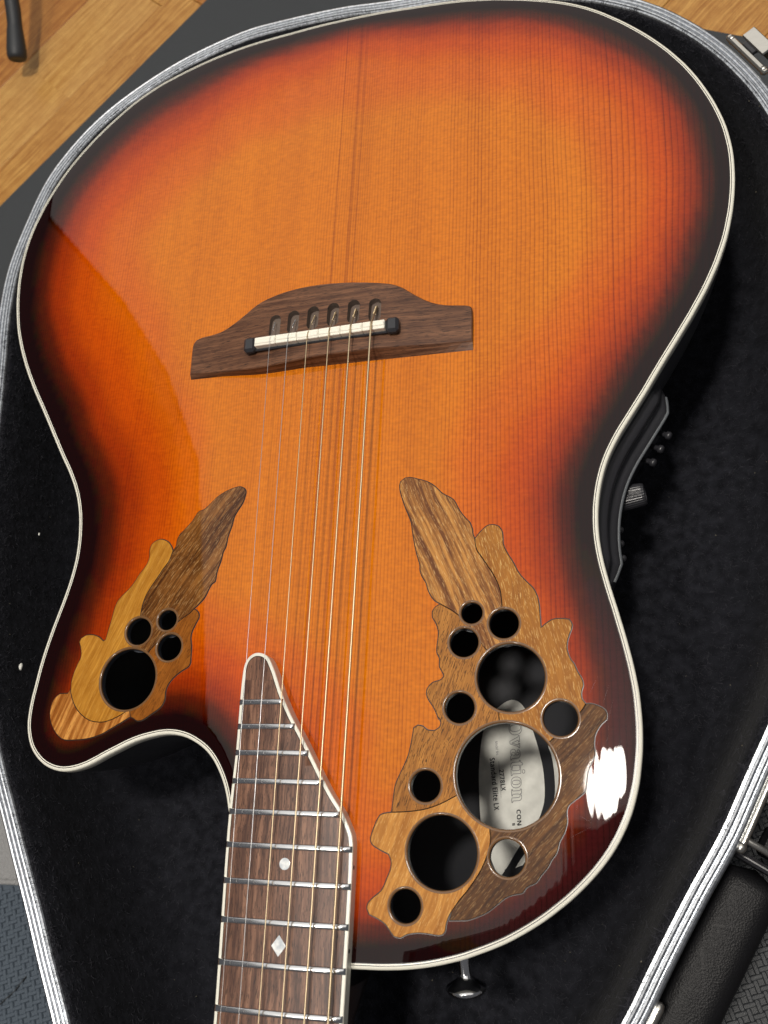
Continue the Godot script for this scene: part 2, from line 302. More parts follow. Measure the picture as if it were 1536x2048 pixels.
# ---------------------------------------------------------------- textures and materials
func paint(w: int, h: int, f: Callable) -> ImageTexture:
	var d := PackedByteArray()
	d.resize(w * h * 3)
	var i := 0
	for y in h:
		for x in w:
			var c: Color = f.call(x, y)
			d[i] = clampi(int(c.r * 255.0), 0, 255)
			d[i + 1] = clampi(int(c.g * 255.0), 0, 255)
			d[i + 2] = clampi(int(c.b * 255.0), 0, 255)
			i += 3
	return ImageTexture.create_from_image(Image.create_from_data(w, h, false, Image.FORMAT_RGB8, d))

func hash1(i: int) -> float:
	return fposmod(sin(float(i) * 12.9898 + 4.1) * 43758.5453, 1.0)

func spruce() -> ImageTexture:
	# growth lines of the top: fine on the treble side, wide on the bass side
	var table := PackedFloat32Array()
	var ph := 0.0
	for i in 4400:
		var x := -220.0 + i * 0.1
		table.append(ph)
		var s := 1.45 + 0.25 * noise_b.get_noise_2d(x * 3.0, 7.0) + 0.55 * smoothstep(15.0, 75.0, x) + 0.8 * smoothstep(105.0, 170.0, x)
		ph += 0.1 / s
	var w := 2048
	var h := 640
	return paint(w, h, func(px: int, py: int) -> Color:
		var x := (px + 0.5) / w * 430.0 - 215.0
		var z := (py + 0.5) / h * 540.0 - 240.0
		var wob := noise_a.get_noise_2d(x * 0.3, z * 0.16) * 1.8 + noise_b.get_noise_2d(x * 0.8, z * 0.7) * 0.25
		wob += smoothstep(110.0, 190.0, x) * 3.0 * sin(z * 0.022 + 1.0)
		var p := table[clampi(int((x + wob + 220.0) * 10.0), 0, 4399)]
		var ring := int(p)
		var f := p - ring
		var k := hash1(ring)
		var amp := lerpf(0.13, 0.20, smoothstep(-30.0, 110.0, x)) * (0.6 + 0.8 * k)
		var e := (f - 0.82) / 0.10
		var dark := amp * (exp(-e * e) + 0.35 * (smoothstep(0.25, 0.82, f) if f < 0.82 else 0.0))
		if absf(x + wob * 0.3 + 1.5) < 0.35: dark += 0.22
		if absf(x + wob * 0.3 - 7.0) < 0.9: dark += 0.13
		if absf(x + wob * 0.3 - 10.5) < 0.5: dark += 0.10
		var silk := noise_a.get_noise_2d(x * 4.0, z * 30.0) * 0.075 + noise_b.get_noise_2d(x * 14.0, z * 34.0) * 0.05
		silk += noise_a.get_noise_2d(x * 1.3 + 500.0, z * 0.12) * 0.05
		var v := clampf(0.95 - dark + silk, 0.0, 1.0)
		return Color(pow(v, 0.75), v, pow(v, 1.2)))

func wood(w: int, h: int, mm: float, dark: Color, light: Color, streak: float, pore: float, pore_light: bool, sd: float, fine := 0.25) -> ImageTexture:
	# grain runs along v; mm is the width that the texture spans
	var pc := light.lerp(Color(1.0, 0.95, 0.82), 0.55) if pore_light else dark.darkened(0.45)
	return paint(w, h, func(px: int, py: int) -> Color:
		var x := px * mm / w + sd
		var y := py * mm / w + sd * 3.0
		var wx := x + noise_a.get_noise_2d(x * 1.2, y * 0.9) * 1.6
		var t := 0.5 + streak * (0.75 * noise_a.get_noise_2d(wx * 11.0, y * 0.42) + 0.6 * noise_b.get_noise_2d(wx * 26.0, y * 0.8))
		t += fine * noise_b.get_noise_2d(wx * 90.0, y * 3.0) + 0.18 * noise_a.get_noise_2d(x * 3.0, y * 3.6)
		var c := dark.lerp(light, clampf(t, 0.0, 1.0))
		var p := noise_b.get_noise_2d(wx * 120.0 + 300.0, y * 9.0)
		if p > 0.46: c = c.lerp(pc, clampf((p - 0.46) * 6.0, 0.0, 1.0) * pore)
		return c)

func noise_texture(freq: float, size := 512, kind := FastNoiseLite.TYPE_SIMPLEX_SMOOTH, octaves := 4) -> NoiseTexture2D:
	var n := FastNoiseLite.new()
	n.noise_type = kind
	n.seed = 11
	n.frequency = freq
	n.fractal_octaves = octaves
	var t := NoiseTexture2D.new()
	t.width = size
	t.height = size
	t.seamless = true
	t.noise = n
	return t

func surface(rgb: Color, rough: float, spec := 0.5, metal := 0.0) -> StandardMaterial3D:
	# rgb is the linear base colour
	var m := StandardMaterial3D.new()
	m.albedo_color = rgb.linear_to_srgb()
	m.roughness = rough
	m.metallic = metal
	m.metallic_specular = spec
	return m

func textured(t: Texture2D, rough: float, spec := 0.5, tint := Color.WHITE) -> StandardMaterial3D:
	var m := surface(tint, rough, spec)
	m.albedo_texture = t
	return m

func relief(m: StandardMaterial3D, t: Texture2D, cm: float, per_metre := 0.0) -> StandardMaterial3D:
	m.heightmap_enabled = true
	m.heightmap_texture = t
	m.heightmap_scale = cm
	if per_metre > 0.0:
		m.uv1_triplanar = true
		m.uv1_world_triplanar = true
		m.uv1_scale = Vector3.ONE * per_metre
	return m

func make_materials() -> void:
	noise_a.seed = 3
	noise_a.noise_type = FastNoiseLite.TYPE_SIMPLEX_SMOOTH
	noise_a.frequency = 0.02
	noise_a.fractal_octaves = 3
	noise_b.seed = 8
	noise_b.noise_type = FastNoiseLite.TYPE_SIMPLEX_SMOOTH
	noise_b.frequency = 0.02
	noise_b.fractal_octaves = 1
	# lacquer that has sunk a little into the grain: long shallow ripples
	var ripple := paint(1024, 128, func(px: int, py: int) -> Color:
		var x := px / 1024.0 * 430.0
		var z := py / 128.0 * 540.0
		var worn := 0.10 + 0.90 * smoothstep(260.0, 330.0, x) * smoothstep(330.0, 410.0, z)
		var v := 0.5 + worn * (0.40 * noise_b.get_noise_2d(x * 16.0, z * 0.5) + 0.2 * noise_a.get_noise_2d(x * 5.0, z * 0.8))
		return Color(v, v, v))
	var top := textured(spruce(), 0.012, 0.43)
	top.vertex_color_use_as_albedo = true
	relief(top, ripple, 0.0017)
	mats.top = top
	mats.cream = surface(Color(0.76, 0.74, 0.64), 0.28)
	mats.white = surface(Color(0.82, 0.79, 0.68), 0.25)
	mats.black_line = surface(Color(0.008, 0.007, 0.007), 0.25)
	mats.outline = surface(Color(0.018, 0.008, 0.004), 0.3)
	mats.bowl = relief(surface(Color(0.030, 0.031, 0.035), 0.40), noise_texture(0.03), 0.008, 14.0)
	var L := 100.0
	mats.leaf_A = textured(wood(560, 560, L, Color(0.42, 0.25, 0.13), Color(0.80, 0.57, 0.31), 0.8, 0.6, true, 10.0), 0.02, 0.42, Color(0.80, 0.76, 0.60))
	mats.leaf_B = textured(wood(512, 512, L, Color(0.55, 0.34, 0.13), Color(0.76, 0.52, 0.22), 0.3, 0.75, true, 50.0), 0.02, 0.42, Color(0.80, 0.76, 0.60))
	mats.leaf_C = textured(wood(512, 512, L, Color(0.54, 0.34, 0.14), Color(0.80, 0.56, 0.28), 0.22, 0.9, false, 90.0, 0.35), 0.02, 0.42, Color(0.80, 0.76, 0.60))
	mats.leaf_D = textured(wood(512, 512, L, Color(0.25, 0.15, 0.08), Color(0.50, 0.34, 0.19), 0.5, 0.45, true, 130.0), 0.02, 0.42, Color(0.80, 0.76, 0.60))
	mats.leaf_F = textured(wood(512, 512, L, Color(0.64, 0.41, 0.17), Color(0.86, 0.62, 0.33), 0.55, 0.5, true, 170.0, 0.15), 0.02, 0.42, Color(0.80, 0.76, 0.60))
	mats.leaf_G = textured(wood(560, 560, L, Color(0.28, 0.16, 0.08), Color(0.58, 0.39, 0.21), 0.7, 0.5, true, 210.0), 0.02, 0.42, Color(0.80, 0.76, 0.60))
	mats.leaf_H = textured(wood(512, 512, L, Color(0.62, 0.40, 0.13), Color(0.82, 0.60, 0.27), 0.4, 0.2, true, 250.0), 0.02, 0.42, Color(0.80, 0.76, 0.60))
	mats.leaf_I = textured(wood(512, 512, L, Color(0.45, 0.25, 0.09), Color(0.72, 0.46, 0.20), 0.25, 0.5, false, 290.0, 0.12), 0.02, 0.42, Color(0.80, 0.76, 0.60))
	mats.leaf_J = textured(wood(512, 512, L, Color(0.58, 0.34, 0.14), Color(0.86, 0.62, 0.36), 0.9, 0.3, false, 330.0, 0.15), 0.02, 0.42, Color(0.80, 0.76, 0.60))
	mats.scratch = surface(Color(0.26, 0.20, 0.21), 0.6, 0.4)
	mats.lip = surface(Color(0.15, 0.075, 0.03), 0.08, 0.6)
	mats.hole_wall = surface(Color(0.04, 0.044, 0.054), 0.25)
	var rose := wood(384, 1024, 64.0, Color(0.27, 0.17, 0.13), Color(0.53, 0.385, 0.30), 0.6, 0.8, false, 370.0)
	mats.fingerboard = textured(rose, 0.42, 0.45)
	mats.bridge = textured(wood(512, 1024, 64.0, Color(0.27, 0.165, 0.11), Color(0.47, 0.325, 0.23), 0.55, 0.8, false, 410.0), 0.45, 0.4)
	mats.slot = relief(surface(Color(0.15, 0.115, 0.095), 0.9, 0.2), noise_texture(0.05), 0.03, 40.0)
	mats.neck = surface(Color(0.035, 0.016, 0.010), 0.2)
	mats.nickel = surface(Color(0.72, 0.73, 0.74), 0.16, 0.5, 1.0)
	mats.steel = surface(Color(0.60, 0.60, 0.60), 0.28, 0.5, 1.0)
	mats.bronze = surface(Color(0.70, 0.56, 0.36), 0.42, 0.5, 1.0)
	mats.chrome = surface(Color(0.75, 0.75, 0.76), 0.10, 0.5, 1.0)
	mats.pearl = surface(Color(0.74, 0.76, 0.76), 0.15)
	var pearl_t := noise_texture(0.012, 256)
	var ramp := Gradient.new()
	ramp.colors = PackedColorArray([Color(0.62, 0.66, 0.70), Color(0.97, 0.97, 0.95)])
	pearl_t.color_ramp = ramp
	mats.pearl = textured(pearl_t, 0.12)
	mats.pearl.uv1_triplanar = true
	mats.pearl.uv1_world_triplanar = true
	mats.pearl.uv1_scale = Vector3.ONE * 60.0
	mats.plastic = surface(Color(0.026, 0.026, 0.030), 0.3)
	mats.speckle = relief(surface(Color(0.11, 0.12, 0.13), 0.35), noise_texture(0.12), 0.02, 40.0)
	var paper := noise_texture(0.02, 256)
	var pr := Gradient.new()
	pr.colors = PackedColorArray([Color(0.80, 0.80, 0.77), Color(0.93, 0.93, 0.90)])
	paper.color_ramp = pr
	mats.paper = textured(paper, 0.8, 0.3)
	mats.ink = surface(Color(0.03, 0.03, 0.035), 0.8, 0.2)
	mats.ink_grey = surface(Color(0.20, 0.20, 0.20), 0.8, 0.2)
	var pile := noise_texture(0.022, 512, FastNoiseLite.TYPE_SIMPLEX_SMOOTH, 6)
	var pg := Gradient.new()
	pg.colors = PackedColorArray([Color(0.58, 0.58, 0.58), Color(1.0, 1.0, 1.0)])
	pile.color_ramp = pg
	var plush := surface(Color(0.022, 0.023, 0.029), 1.0, 0.12)
	plush.rim_enabled = true
	plush.rim = 0.06
	plush.rim_tint = 0.0
	plush.albedo_texture = pile
	mats.plush = relief(plush, noise_texture(0.05, 512, FastNoiseLite.TYPE_SIMPLEX_SMOOTH, 4), 0.05, 11.0)
	mats.fibre = surface(Color(0.05, 0.05, 0.06), 0.7, 0.3)
	mats.shell = relief(surface(Color(0.012, 0.012, 0.013), 0.5), noise_texture(0.06), 0.02, 20.0)
	mats.rim = relief(surface(Color(0.60, 0.63, 0.67), 0.34, 0.5, 1.0), noise_texture(0.02, 256), 0.0012, 30.0)
	var scuff := noise_texture(0.03, 512, FastNoiseLite.TYPE_SIMPLEX_SMOOTH, 6)
	var sg := Gradient.new()
	sg.offsets = PackedFloat32Array([0.0, 0.45, 0.62, 1.0])
	sg.colors = PackedColorArray([Color(0.78, 0.78, 0.78), Color(0.86, 0.86, 0.86), Color(1.0, 1.0, 1.0), Color(1.0, 1.0, 1.0)])
	scuff.color_ramp = sg
	mats.rim.albedo_texture = scuff
	mats.tin = relief(surface(Color(0.62, 0.60, 0.55), 0.28, 0.5, 1.0), noise_texture(0.03, 256), 0.01, 25.0)
	mats.leather = relief(surface(Color(0.006, 0.006, 0.007), 0.42, 0.30), noise_texture(0.06, 512, FastNoiseLite.TYPE_CELLULAR, 2), 0.016, 40.0)
	mats.frayed = relief(surface(Color(0.30, 0.27, 0.20), 1.0, 0.2), noise_texture(0.08), 0.15, 30.0)
	mats.mat = relief(surface(Color(0.052, 0.056, 0.060), 0.75, 0.3), noise_texture(0.2), 0.02, 20.0)
	mats.foam0 = relief(surface(Color(0.065, 0.083, 0.105), 0.5, 0.4), noise_texture(0.1), 0.01, 20.0)  # lighter, bluer copy of the foam: its lit look put into the colour
	mats.foam1 = relief(surface(Color(0.036, 0.039, 0.043), 0.5, 0.4), noise_texture(0.1), 0.01, 20.0)
	mats.rug = relief(surface(Color(0.28, 0.28, 0.28), 0.9, 0.2), noise_texture(0.05), 0.1, 16.0)
	mats.rubber = surface(Color(0.022, 0.024, 0.027), 0.55)
	for i in 3:
		mats["plank%d" % i] = textured(wood(384, 1024, 80.0, [Color(0.62, 0.43, 0.21), Color(0.58, 0.37, 0.17), Color(0.68, 0.50, 0.28)][i], [Color(0.83, 0.68, 0.43), Color(0.79, 0.60, 0.35), Color(0.86, 0.73, 0.49)][i], 0.55, 0.2, false, 450.0 + i * 90.0, 0.12), 0.35, 0.45, Color(0.88, 0.76, 0.56))
	mats.subfloor = surface(Color(0.05, 0.03, 0.015), 0.9)


# ---------------------------------------------------------------- the guitar
func burst(q: Vector2) -> Color:
	# sprayed finish: amber in the middle, orange, red, then black at the edge
	var d := edge_distance(q)
	var w := 17.5 + 3.0 * noise_a.get_noise_2d(q.x * 0.5, q.y * 0.5)
	w += 1.0 * smoothstep(70.0, 140.0, q.x) * smoothstep(140.0, 210.0, q.y)
	w -= 1.5 * smoothstep(40.0, 130.0, q.x) * smoothstep(60.0, -40.0, q.y)
	w += 5.0 * smoothstep(-40.0, -110.0, q.x) * smoothstep(190.0, 120.0, q.y)
	w -= 4.5 * smoothstep(90.0, 0.0, absf(q.x)) * smoothstep(-150.0, -210.0, q.y)
	var t := d / w
	var stops := [0.0, 0.45, 0.85, 1.28, 2.0, 3.1, 4.7]
	var wine := smoothstep(50.0, 120.0, q.x) * smoothstep(100.0, 170.0, q.y)
	var cols := [Color(0.008, 0.0036, 0.003).lerp(Color(0.020, 0.004, 0.005), wine), Color(0.010, 0.0036, 0.0030).lerp(Color(0.045, 0.007, 0.006), wine), Color(0.075, 0.009, 0.003), Color(0.30, 0.030, 0.003), Color(0.50, 0.068, 0.003), Color(0.58, 0.118, 0.004), Color(0.61, 0.172, 0.004)]
	for i in stops.size() - 1:
		if t < stops[i + 1]:
			return cols[i].lerp(cols[i + 1], smoothstep(stops[i], stops[i + 1], t))
	return cols[-1]

func bowl_height(x: float, z: float) -> float:
	var q := Vector2(x, z) - BOWL_C
	var dir := q.normalized()
	var far := 1.0
	for i in body_raw.size():
		var hit = Geometry2D.segment_intersects_segment(BOWL_C, BOWL_C + dir * 600.0, body_raw[i], body_raw[(i + 1) % body_raw.size()])
		if hit != null:
			far = maxf(far, (hit - BOWL_C).length())
	var s := clampf(q.length() / far, 0.0, 1.0)
	return -5.5 - 104.0 * sqrt(maxf(0.0, 1.0 - pow(s, 4.0)))

func hole_list() -> Array:
	var r := []
	for i in range(0, HOLES.size(), 3):
		r.append([Vector2(HOLES[i], HOLES[i + 1]), float(HOLES[i + 2])])
	return r

func build_body(g: Node3D) -> void:
	var holes := []
	for h in hole_list():
		holes.append(circle(h[0], h[1] + 0.3, 36))
	var st := begin()
	var uv := func(q: Vector2) -> Vector2: return Vector2((q.x + 215.0) / 430.0, (q.y + 240.0) / 540.0)
	sheet(st, inset(body, 9.0), holes, 4.0, func(_q: Vector2) -> float: return 0.0, uv, burst)
	var steps := [9.0, 7.6, 6.2, 4.9, 3.6, 2.55]
	var loops := []
	for d in steps:
		var l := []
		for q in inset(body, d):
			l.append([Vector3(q.x, -0.11 * pow((9.0 - d) / 6.45, 2.0), q.y) * 0.001, uv.call(q), burst(q)])
		loops.append(l)
	for k in steps.size() - 1:
		var n: int = loops[k].size()
		for i in n:
			var j := (i + 1) % n
			for c in [loops[k][i], loops[k + 1][j], loops[k + 1][i], loops[k][i], loops[k][j], loops[k + 1][j]]:
				st.set_color(c[2])
				st.set_uv(c[1])
				st.add_vertex(c[0])
	part(g, "soundboard", st, mats.top)
	# binding: cream edge, then black and white lines
	st = begin()
	loft(st, [at(inset(body, 0.25), -6.2), at(inset(body, 0.0), -5.6), at(inset(body, 0.0), -1.3), at(inset(body, 0.25), -0.6), at(inset(body, 0.8), -0.25), at(inset(body, 1.45), -0.16)], true, false)
	var b := part(g, "binding", st, mats.cream)
	st = begin()
	loft(st, [at(inset(body, 1.45), -0.16), at(inset(body, 1.82), -0.15)])
	loft(st, [at(inset(body, 2.25), -0.11), at(inset(body, 2.62), -0.10)], true, true, 9)
	part(b, "black_line", st, mats.black_line)
	st = begin()
	loft(st, [at(inset(body, 1.82), -0.15), at(inset(body, 2.25), -0.11)])
	part(b, "white_line", st, mats.white)
	# the round back
	st = begin()
	var rings := []
	for k in 26:
		var a := PI * 0.5 * k / 25.0
		var s := pow(maxf(cos(a), 0.0), 0.5) * 0.996
		var ring := PackedVector3Array()
		for q in inset(body, 0.4):
			var c := BOWL_C + (q - BOWL_C) * maxf(s, 0.001)
			ring.append(Vector3(c.x, -5.5 - 104.5 * sin(a), c.y))
		rings.append(ring)
	loft(st, rings, true, false)
	part(g, "round_back", st, mats.bowl)

func build_leaves(g: Node3D) -> void:
	var grain := {"A": 24.0, "B": 14.0, "C": -18.0, "D": -42.0, "F": -20.0, "G": -33.0, "H": -22.0, "I": -25.0, "J": -18.0}
	var holes := hole_list()
	for k in grain:
		var raw := pts(get("LEAF_" + k) if false else leaf_points(k))
		var poly := smooth(raw, 4, 38.0)
		var mid := Vector2.ZERO
		for q in raw:
			mid += q / raw.size()
		var near := []
		for h in holes:
			near.append(circle(h[0], h[1] + 0.9, 36))
		var inner := inset(poly, 0.22)
		var st := begin()
		var rot := deg_to_rad(grain[k])
		sheet(st, inner, near, 4.0, func(_q: Vector2) -> float: return 0.34, func(q: Vector2) -> Vector2: return (q - mid).rotated(rot) / 100.0 + Vector2(0.5, 0.5))
		var leaf := part(g, "leaf_inlay", st, mats["leaf_" + k])
		st = begin()
		var keep := []
		var n := poly.size()
		for i in n:
			var ok := true
			for h in holes:
				if (poly[i].lerp(poly[(i + 1) % n], 0.5) - h[0]).length() < h[1] + 0.5: ok = false
			keep.append(ok)
		var steps := [at(inset(poly, -0.30), 0.03), at(poly, 0.05), at(inset(poly, 0.06), 0.22), at(inner, 0.34)]
		st.set_smooth_group(-1)
		for i in n:
			if not keep[i]: continue
			for k2 in 3:
				quad(st, steps[k2][i], steps[k2][(i + 1) % n], steps[k2 + 1][(i + 1) % n], steps[k2 + 1][i])
		part(leaf, "outline", st, mats.outline)
	for h in holes:
		var r: float = h[1]
		var c := Vector3(h[0].x, 0, h[0].y)
		var st := begin()
		lathe(st, c, UP, [[r + 1.15, 0.37], [r + 0.75, 0.40], [r + 0.40, 0.33], [r + 0.12, 0.14], [r, -0.2], [r, -0.7]], 48)
		var lip := part(g, "sound_hole_rim", st, mats.lip)
		st = begin()
		lathe(st, c, UP, [[r, -0.7], [r + 0.05, -3.6], [r + 1.2, -4.2], [r + 3.0, -4.2]], 48, true)
		part(lip, "edge", st, mats.hole_wall)

func leaf_points(k: String) -> Array:
	return {"A": LEAF_A, "B": LEAF_B, "C": LEAF_C, "D": LEAF_D, "F": LEAF_F, "G": LEAF_G, "H": LEAF_H, "I": LEAF_I, "J": LEAF_J}[k]

func bridge_top(x: float) -> float:
	var t := clampf(1.0 - absf(x) / 78.0, 0.0, 1.0)
	return 2.3 + 5.4 * pow(sin(t * PI / 2), 1.6)

func build_bridge(g: Node3D) -> void:
	var poly := smooth(pts(BRIDGE), 4, 45.0)
	var slots := []
	var tops := [Vector2(-28.6, -17.2), Vector2(-18.2, -18.0), Vector2(-7.3, -18.8), Vector2(3.6, -19.3), Vector2(14.5, -19.8), Vector2(25.6, -19.6)]
	var slot_polys := []
	for t in tops:
		var p := PackedVector2Array()
		for i in 24:
			var f := TAU * i / 24.0
			var e := Vector2(cos(f) * 3.2, sin(f) * 3.2)
			p.append(t + e + Vector2(0.25, 7.2 if e.y > 0 else 0.0))
		slot_polys.append(p)
		slots.append(p)
	var st := begin()
	var top := inset(poly, 0.5)
	sheet(st, top, slots, 3.0, func(q: Vector2) -> float: return bridge_top(q.x), func(q: Vector2) -> Vector2: return Vector2(q.y * 0.98 + q.x * 0.03, q.x) / Vector2(64.0, 171.0) + Vector2(0.6, 0.5))
	var up := PackedVector3Array()
	var rim_ := PackedVector3Array()
	var low := PackedVector3Array()
	for i in poly.size():
		var q := top[i]
		up.append(Vector3(q.x, bridge_top(q.x), q.y))
		rim_.append(Vector3(poly[i].x, bridge_top(poly[i].x) - 0.5, poly[i].y))
		var z := poly[i].y
		if z > 0.0: z = maxf(z, 8.2) + 0.8
		low.append(Vector3(poly[i].x, 0.0, z))
	st.set_smooth_group(-1)
	var run := 0.0
	for i in poly.size():
		var j := (i + 1) % poly.size()
		var step := (low[j] - low[i]).length()
		var ua := run / 171.0
		var ub := (run + step) / 171.0
		run += step
		for q in [[up, rim_, 0.10, 0.11], [rim_, low, 0.11, 0.23]]:
			tri(st, q[0][i], q[1][j], q[1][i], Vector2(q[2], ua), Vector2(q[3], ub), Vector2(q[3], ua))
			tri(st, q[0][i], q[0][j], q[1][j], Vector2(q[2], ua), Vector2(q[2], ub), Vector2(q[3], ub))
	var b := part(g, "bridge", st, mats.bridge)
	for p in slot_polys:
		st = begin()
		var a := PackedVector3Array()
		var c := PackedVector3Array()
		var e := inset(p, 0.25)
		for i in p.size():
			a.append(Vector3(p[i].x, bridge_top(p[i].x), p[i].y))
			c.append(Vector3(e[i].x, 3.2 + 0.25 * (e[i].y + 22.0) * 0.3, e[i].y))
		loft(st, [a, c])
		cap(st, c)
		part(b, "string_slot", st, mats.slot)
	# saddle: black channel with a block at each end, cream compensated pieces between
	var d := Vector3(78.0, 0, -2.2).normalized()
	var bs := Basis(d, UP, d.cross(UP))
	var ctr := Vector3(-2.0, 0, -3.6)
	st = begin()
	box(st, ctr + UP * 7.6, Vector3(76, 1.6, 6.8), bs, 0.4)
	var ch := part(b, "saddle_channel", st, mats.plastic)
	for s in [-1, 1]:
		st = begin()
		box(st, ctr + d * (38.2 * s) + UP * (8.2 if s < 0 else 8.4), Vector3(6.6, 4.6, 8.4), bs, 1.4)
		part(ch, "end_block", st, mats.plastic)
	var n := 6
	for i in n:
		st = begin()
		var l := 69.6 / n
		var c := ctr + d * (-34.8 + l * (i + 0.5)) + UP * 9.6
		var off := [0.3, -0.3, 0.35, 0.1, -0.1, -0.3]
		box(st, c, Vector3(l - 0.12, 3.6, 4.9), bs, 0.3)
		box(st, c + UP * 1.75 + bs.z * off[i], Vector3(l - 0.4, 0.9, 2.6), bs, 0.4)
		part(b, "saddle_piece", st, mats.white)

func board_top(x: float) -> float:
	return 7.5 - x * x / 520.0

func board_bounds(z: float, poly: PackedVector2Array) -> Vector2:
	var lo := 1e9
	var hi := -1e9
	for i in poly.size():
		var a := poly[i]
		var b := poly[(i + 1) % poly.size()]
		if (a.y - z) * (b.y - z) <= 0.0 and absf(a.y - b.y) > 1e-6:
			var x := lerpf(a.x, b.x, (z - a.y) / (b.y - a.y))
			lo = minf(lo, x)
			hi = maxf(hi, x)
	return Vector2(lo, hi)

func build_neck(g: Node3D) -> void:
	var poly := smooth(pts(BOARD), 4, 30.0)
	var wood_in := inset(poly, 1.75)
	var line_in := inset(poly, 1.45)
	var st := begin()
	sheet(st, wood_in, [], 4.0, func(q: Vector2) -> float: return board_top(q.x), func(q: Vector2) -> Vector2: return Vector2(q.x / 64.0 + 0.5, q.y / 170.0))
	var f := part(g, "fingerboard", st, mats.fingerboard)
	var ring := func(p: PackedVector2Array, drop: float) -> PackedVector3Array:
		var r := PackedVector3Array()
		for q in p:
			r.append(Vector3(q.x, board_top(q.x) - drop, q.y))
		return r
	st = begin()
	loft(st, [at(poly, 0.05), ring.call(poly, 0.35), ring.call(inset(poly, 0.3), 0.02), ring.call(line_in, 0.0)], true, true)
	var bi := part(f, "board_binding", st, mats.cream)
	for z in [246.9, 278.2]:
		st = begin()
		var x := board_bounds(z, poly).y
		lathe(st, Vector3(x - 0.2, 3.9, z), Vector3.RIGHT, [[0.9, 0.0], [0.85, 0.28], [0.01, 0.30]], 14)
		part(f, "side_dot", st, mats.black_line)
	st = begin()
	loft(st, [ring.call(line_in, 0.0), ring.call(wood_in, 0.0)])
	part(f, "binding_line", st, mats.black_line)
	for n in range(13, 23):
		if n < 10: continue
		var z := 641.0 * pow(2.0, -n / 12.0)
		var e := board_bounds(z, poly)
		var lo := e.x + 0.15
		var hi := e.y - (0.15 if n < 18 else 0.9)
		var rings := []
		for i in 17:
			var x := lerpf(lo, hi, i / 16.0)
			var k := 1.0
			if i == 0 or i == 16: k = 0.15
			var c := PackedVector3Array()
			for j in 9:
				var a := PI * j / 8.0
				c.append(Vector3(x + (0.9 * sin(a) * (1.0 if i == 0 else -1.0) if i == 0 or i == 16 else 0.0) * -0.0, board_top(x) - 0.05 + 1.15 * pow(sin(a), 0.55) * k, z + 1.3 * cos(a)))
			rings.append(c)
			if i == 0 or i == 15:
				x = lerpf(lo, hi, 0.016 if i == 0 else 0.984)
				c = PackedVector3Array()
				for j in 9:
					var a := PI * j / 8.0
					c.append(Vector3(x, board_top(x) - 0.05 + 1.15 * pow(sin(a), 0.55), z + 1.3 * cos(a)))
				rings.append(c)
		st = begin()
		loft(st, rings, false, false)
		part(f, "fret", st, mats.nickel)
	st = begin()
	lathe(st, Vector3(-1.0, 7.46, 246.8), UP, [[2.35, -0.3], [2.35, 0.09], [2.2, 0.12], [0.01, 0.12]], 28, true)
	part(f, "dot_inlay", st, mats.pearl)
	st = begin()
	var dia := PackedVector2Array([Vector2(-1.2, 273.9), Vector2(2.1, 277.8), Vector2(-1.0, 281.9), Vector2(-4.3, 278.0)])
	loft(st, [at(dia, 7.2), at(dia, 7.56), at(inset(dia, 0.15), 7.6)])
	cap(st, at(inset(dia, 0.15), 7.6))
	part(f, "diamond_inlay", st, mats.pearl)
	# neck shaft and heel under the board
	var rings := []
	for i in 12:
		var z := 292.0 + i * 12.5
		var hw := 21.3 + 1.8 * (641.0 - z) / 100.0 - 0.6
		var depth := 20.0 + 60.0 * exp(-(z - 292.0) / 16.0)
		var c := PackedVector3Array()
		for j in 17:
			var a := PI * j / 16.0
			c.append(Vector3(-cos(a) * hw, -sin(a) * depth, z))
		rings.append(c)
	st = begin()
	loft(st, rings, false, false)
	var cs := rings[0] as PackedVector3Array
	cap(st, cs)
	part(g, "neck", st, mats.neck)

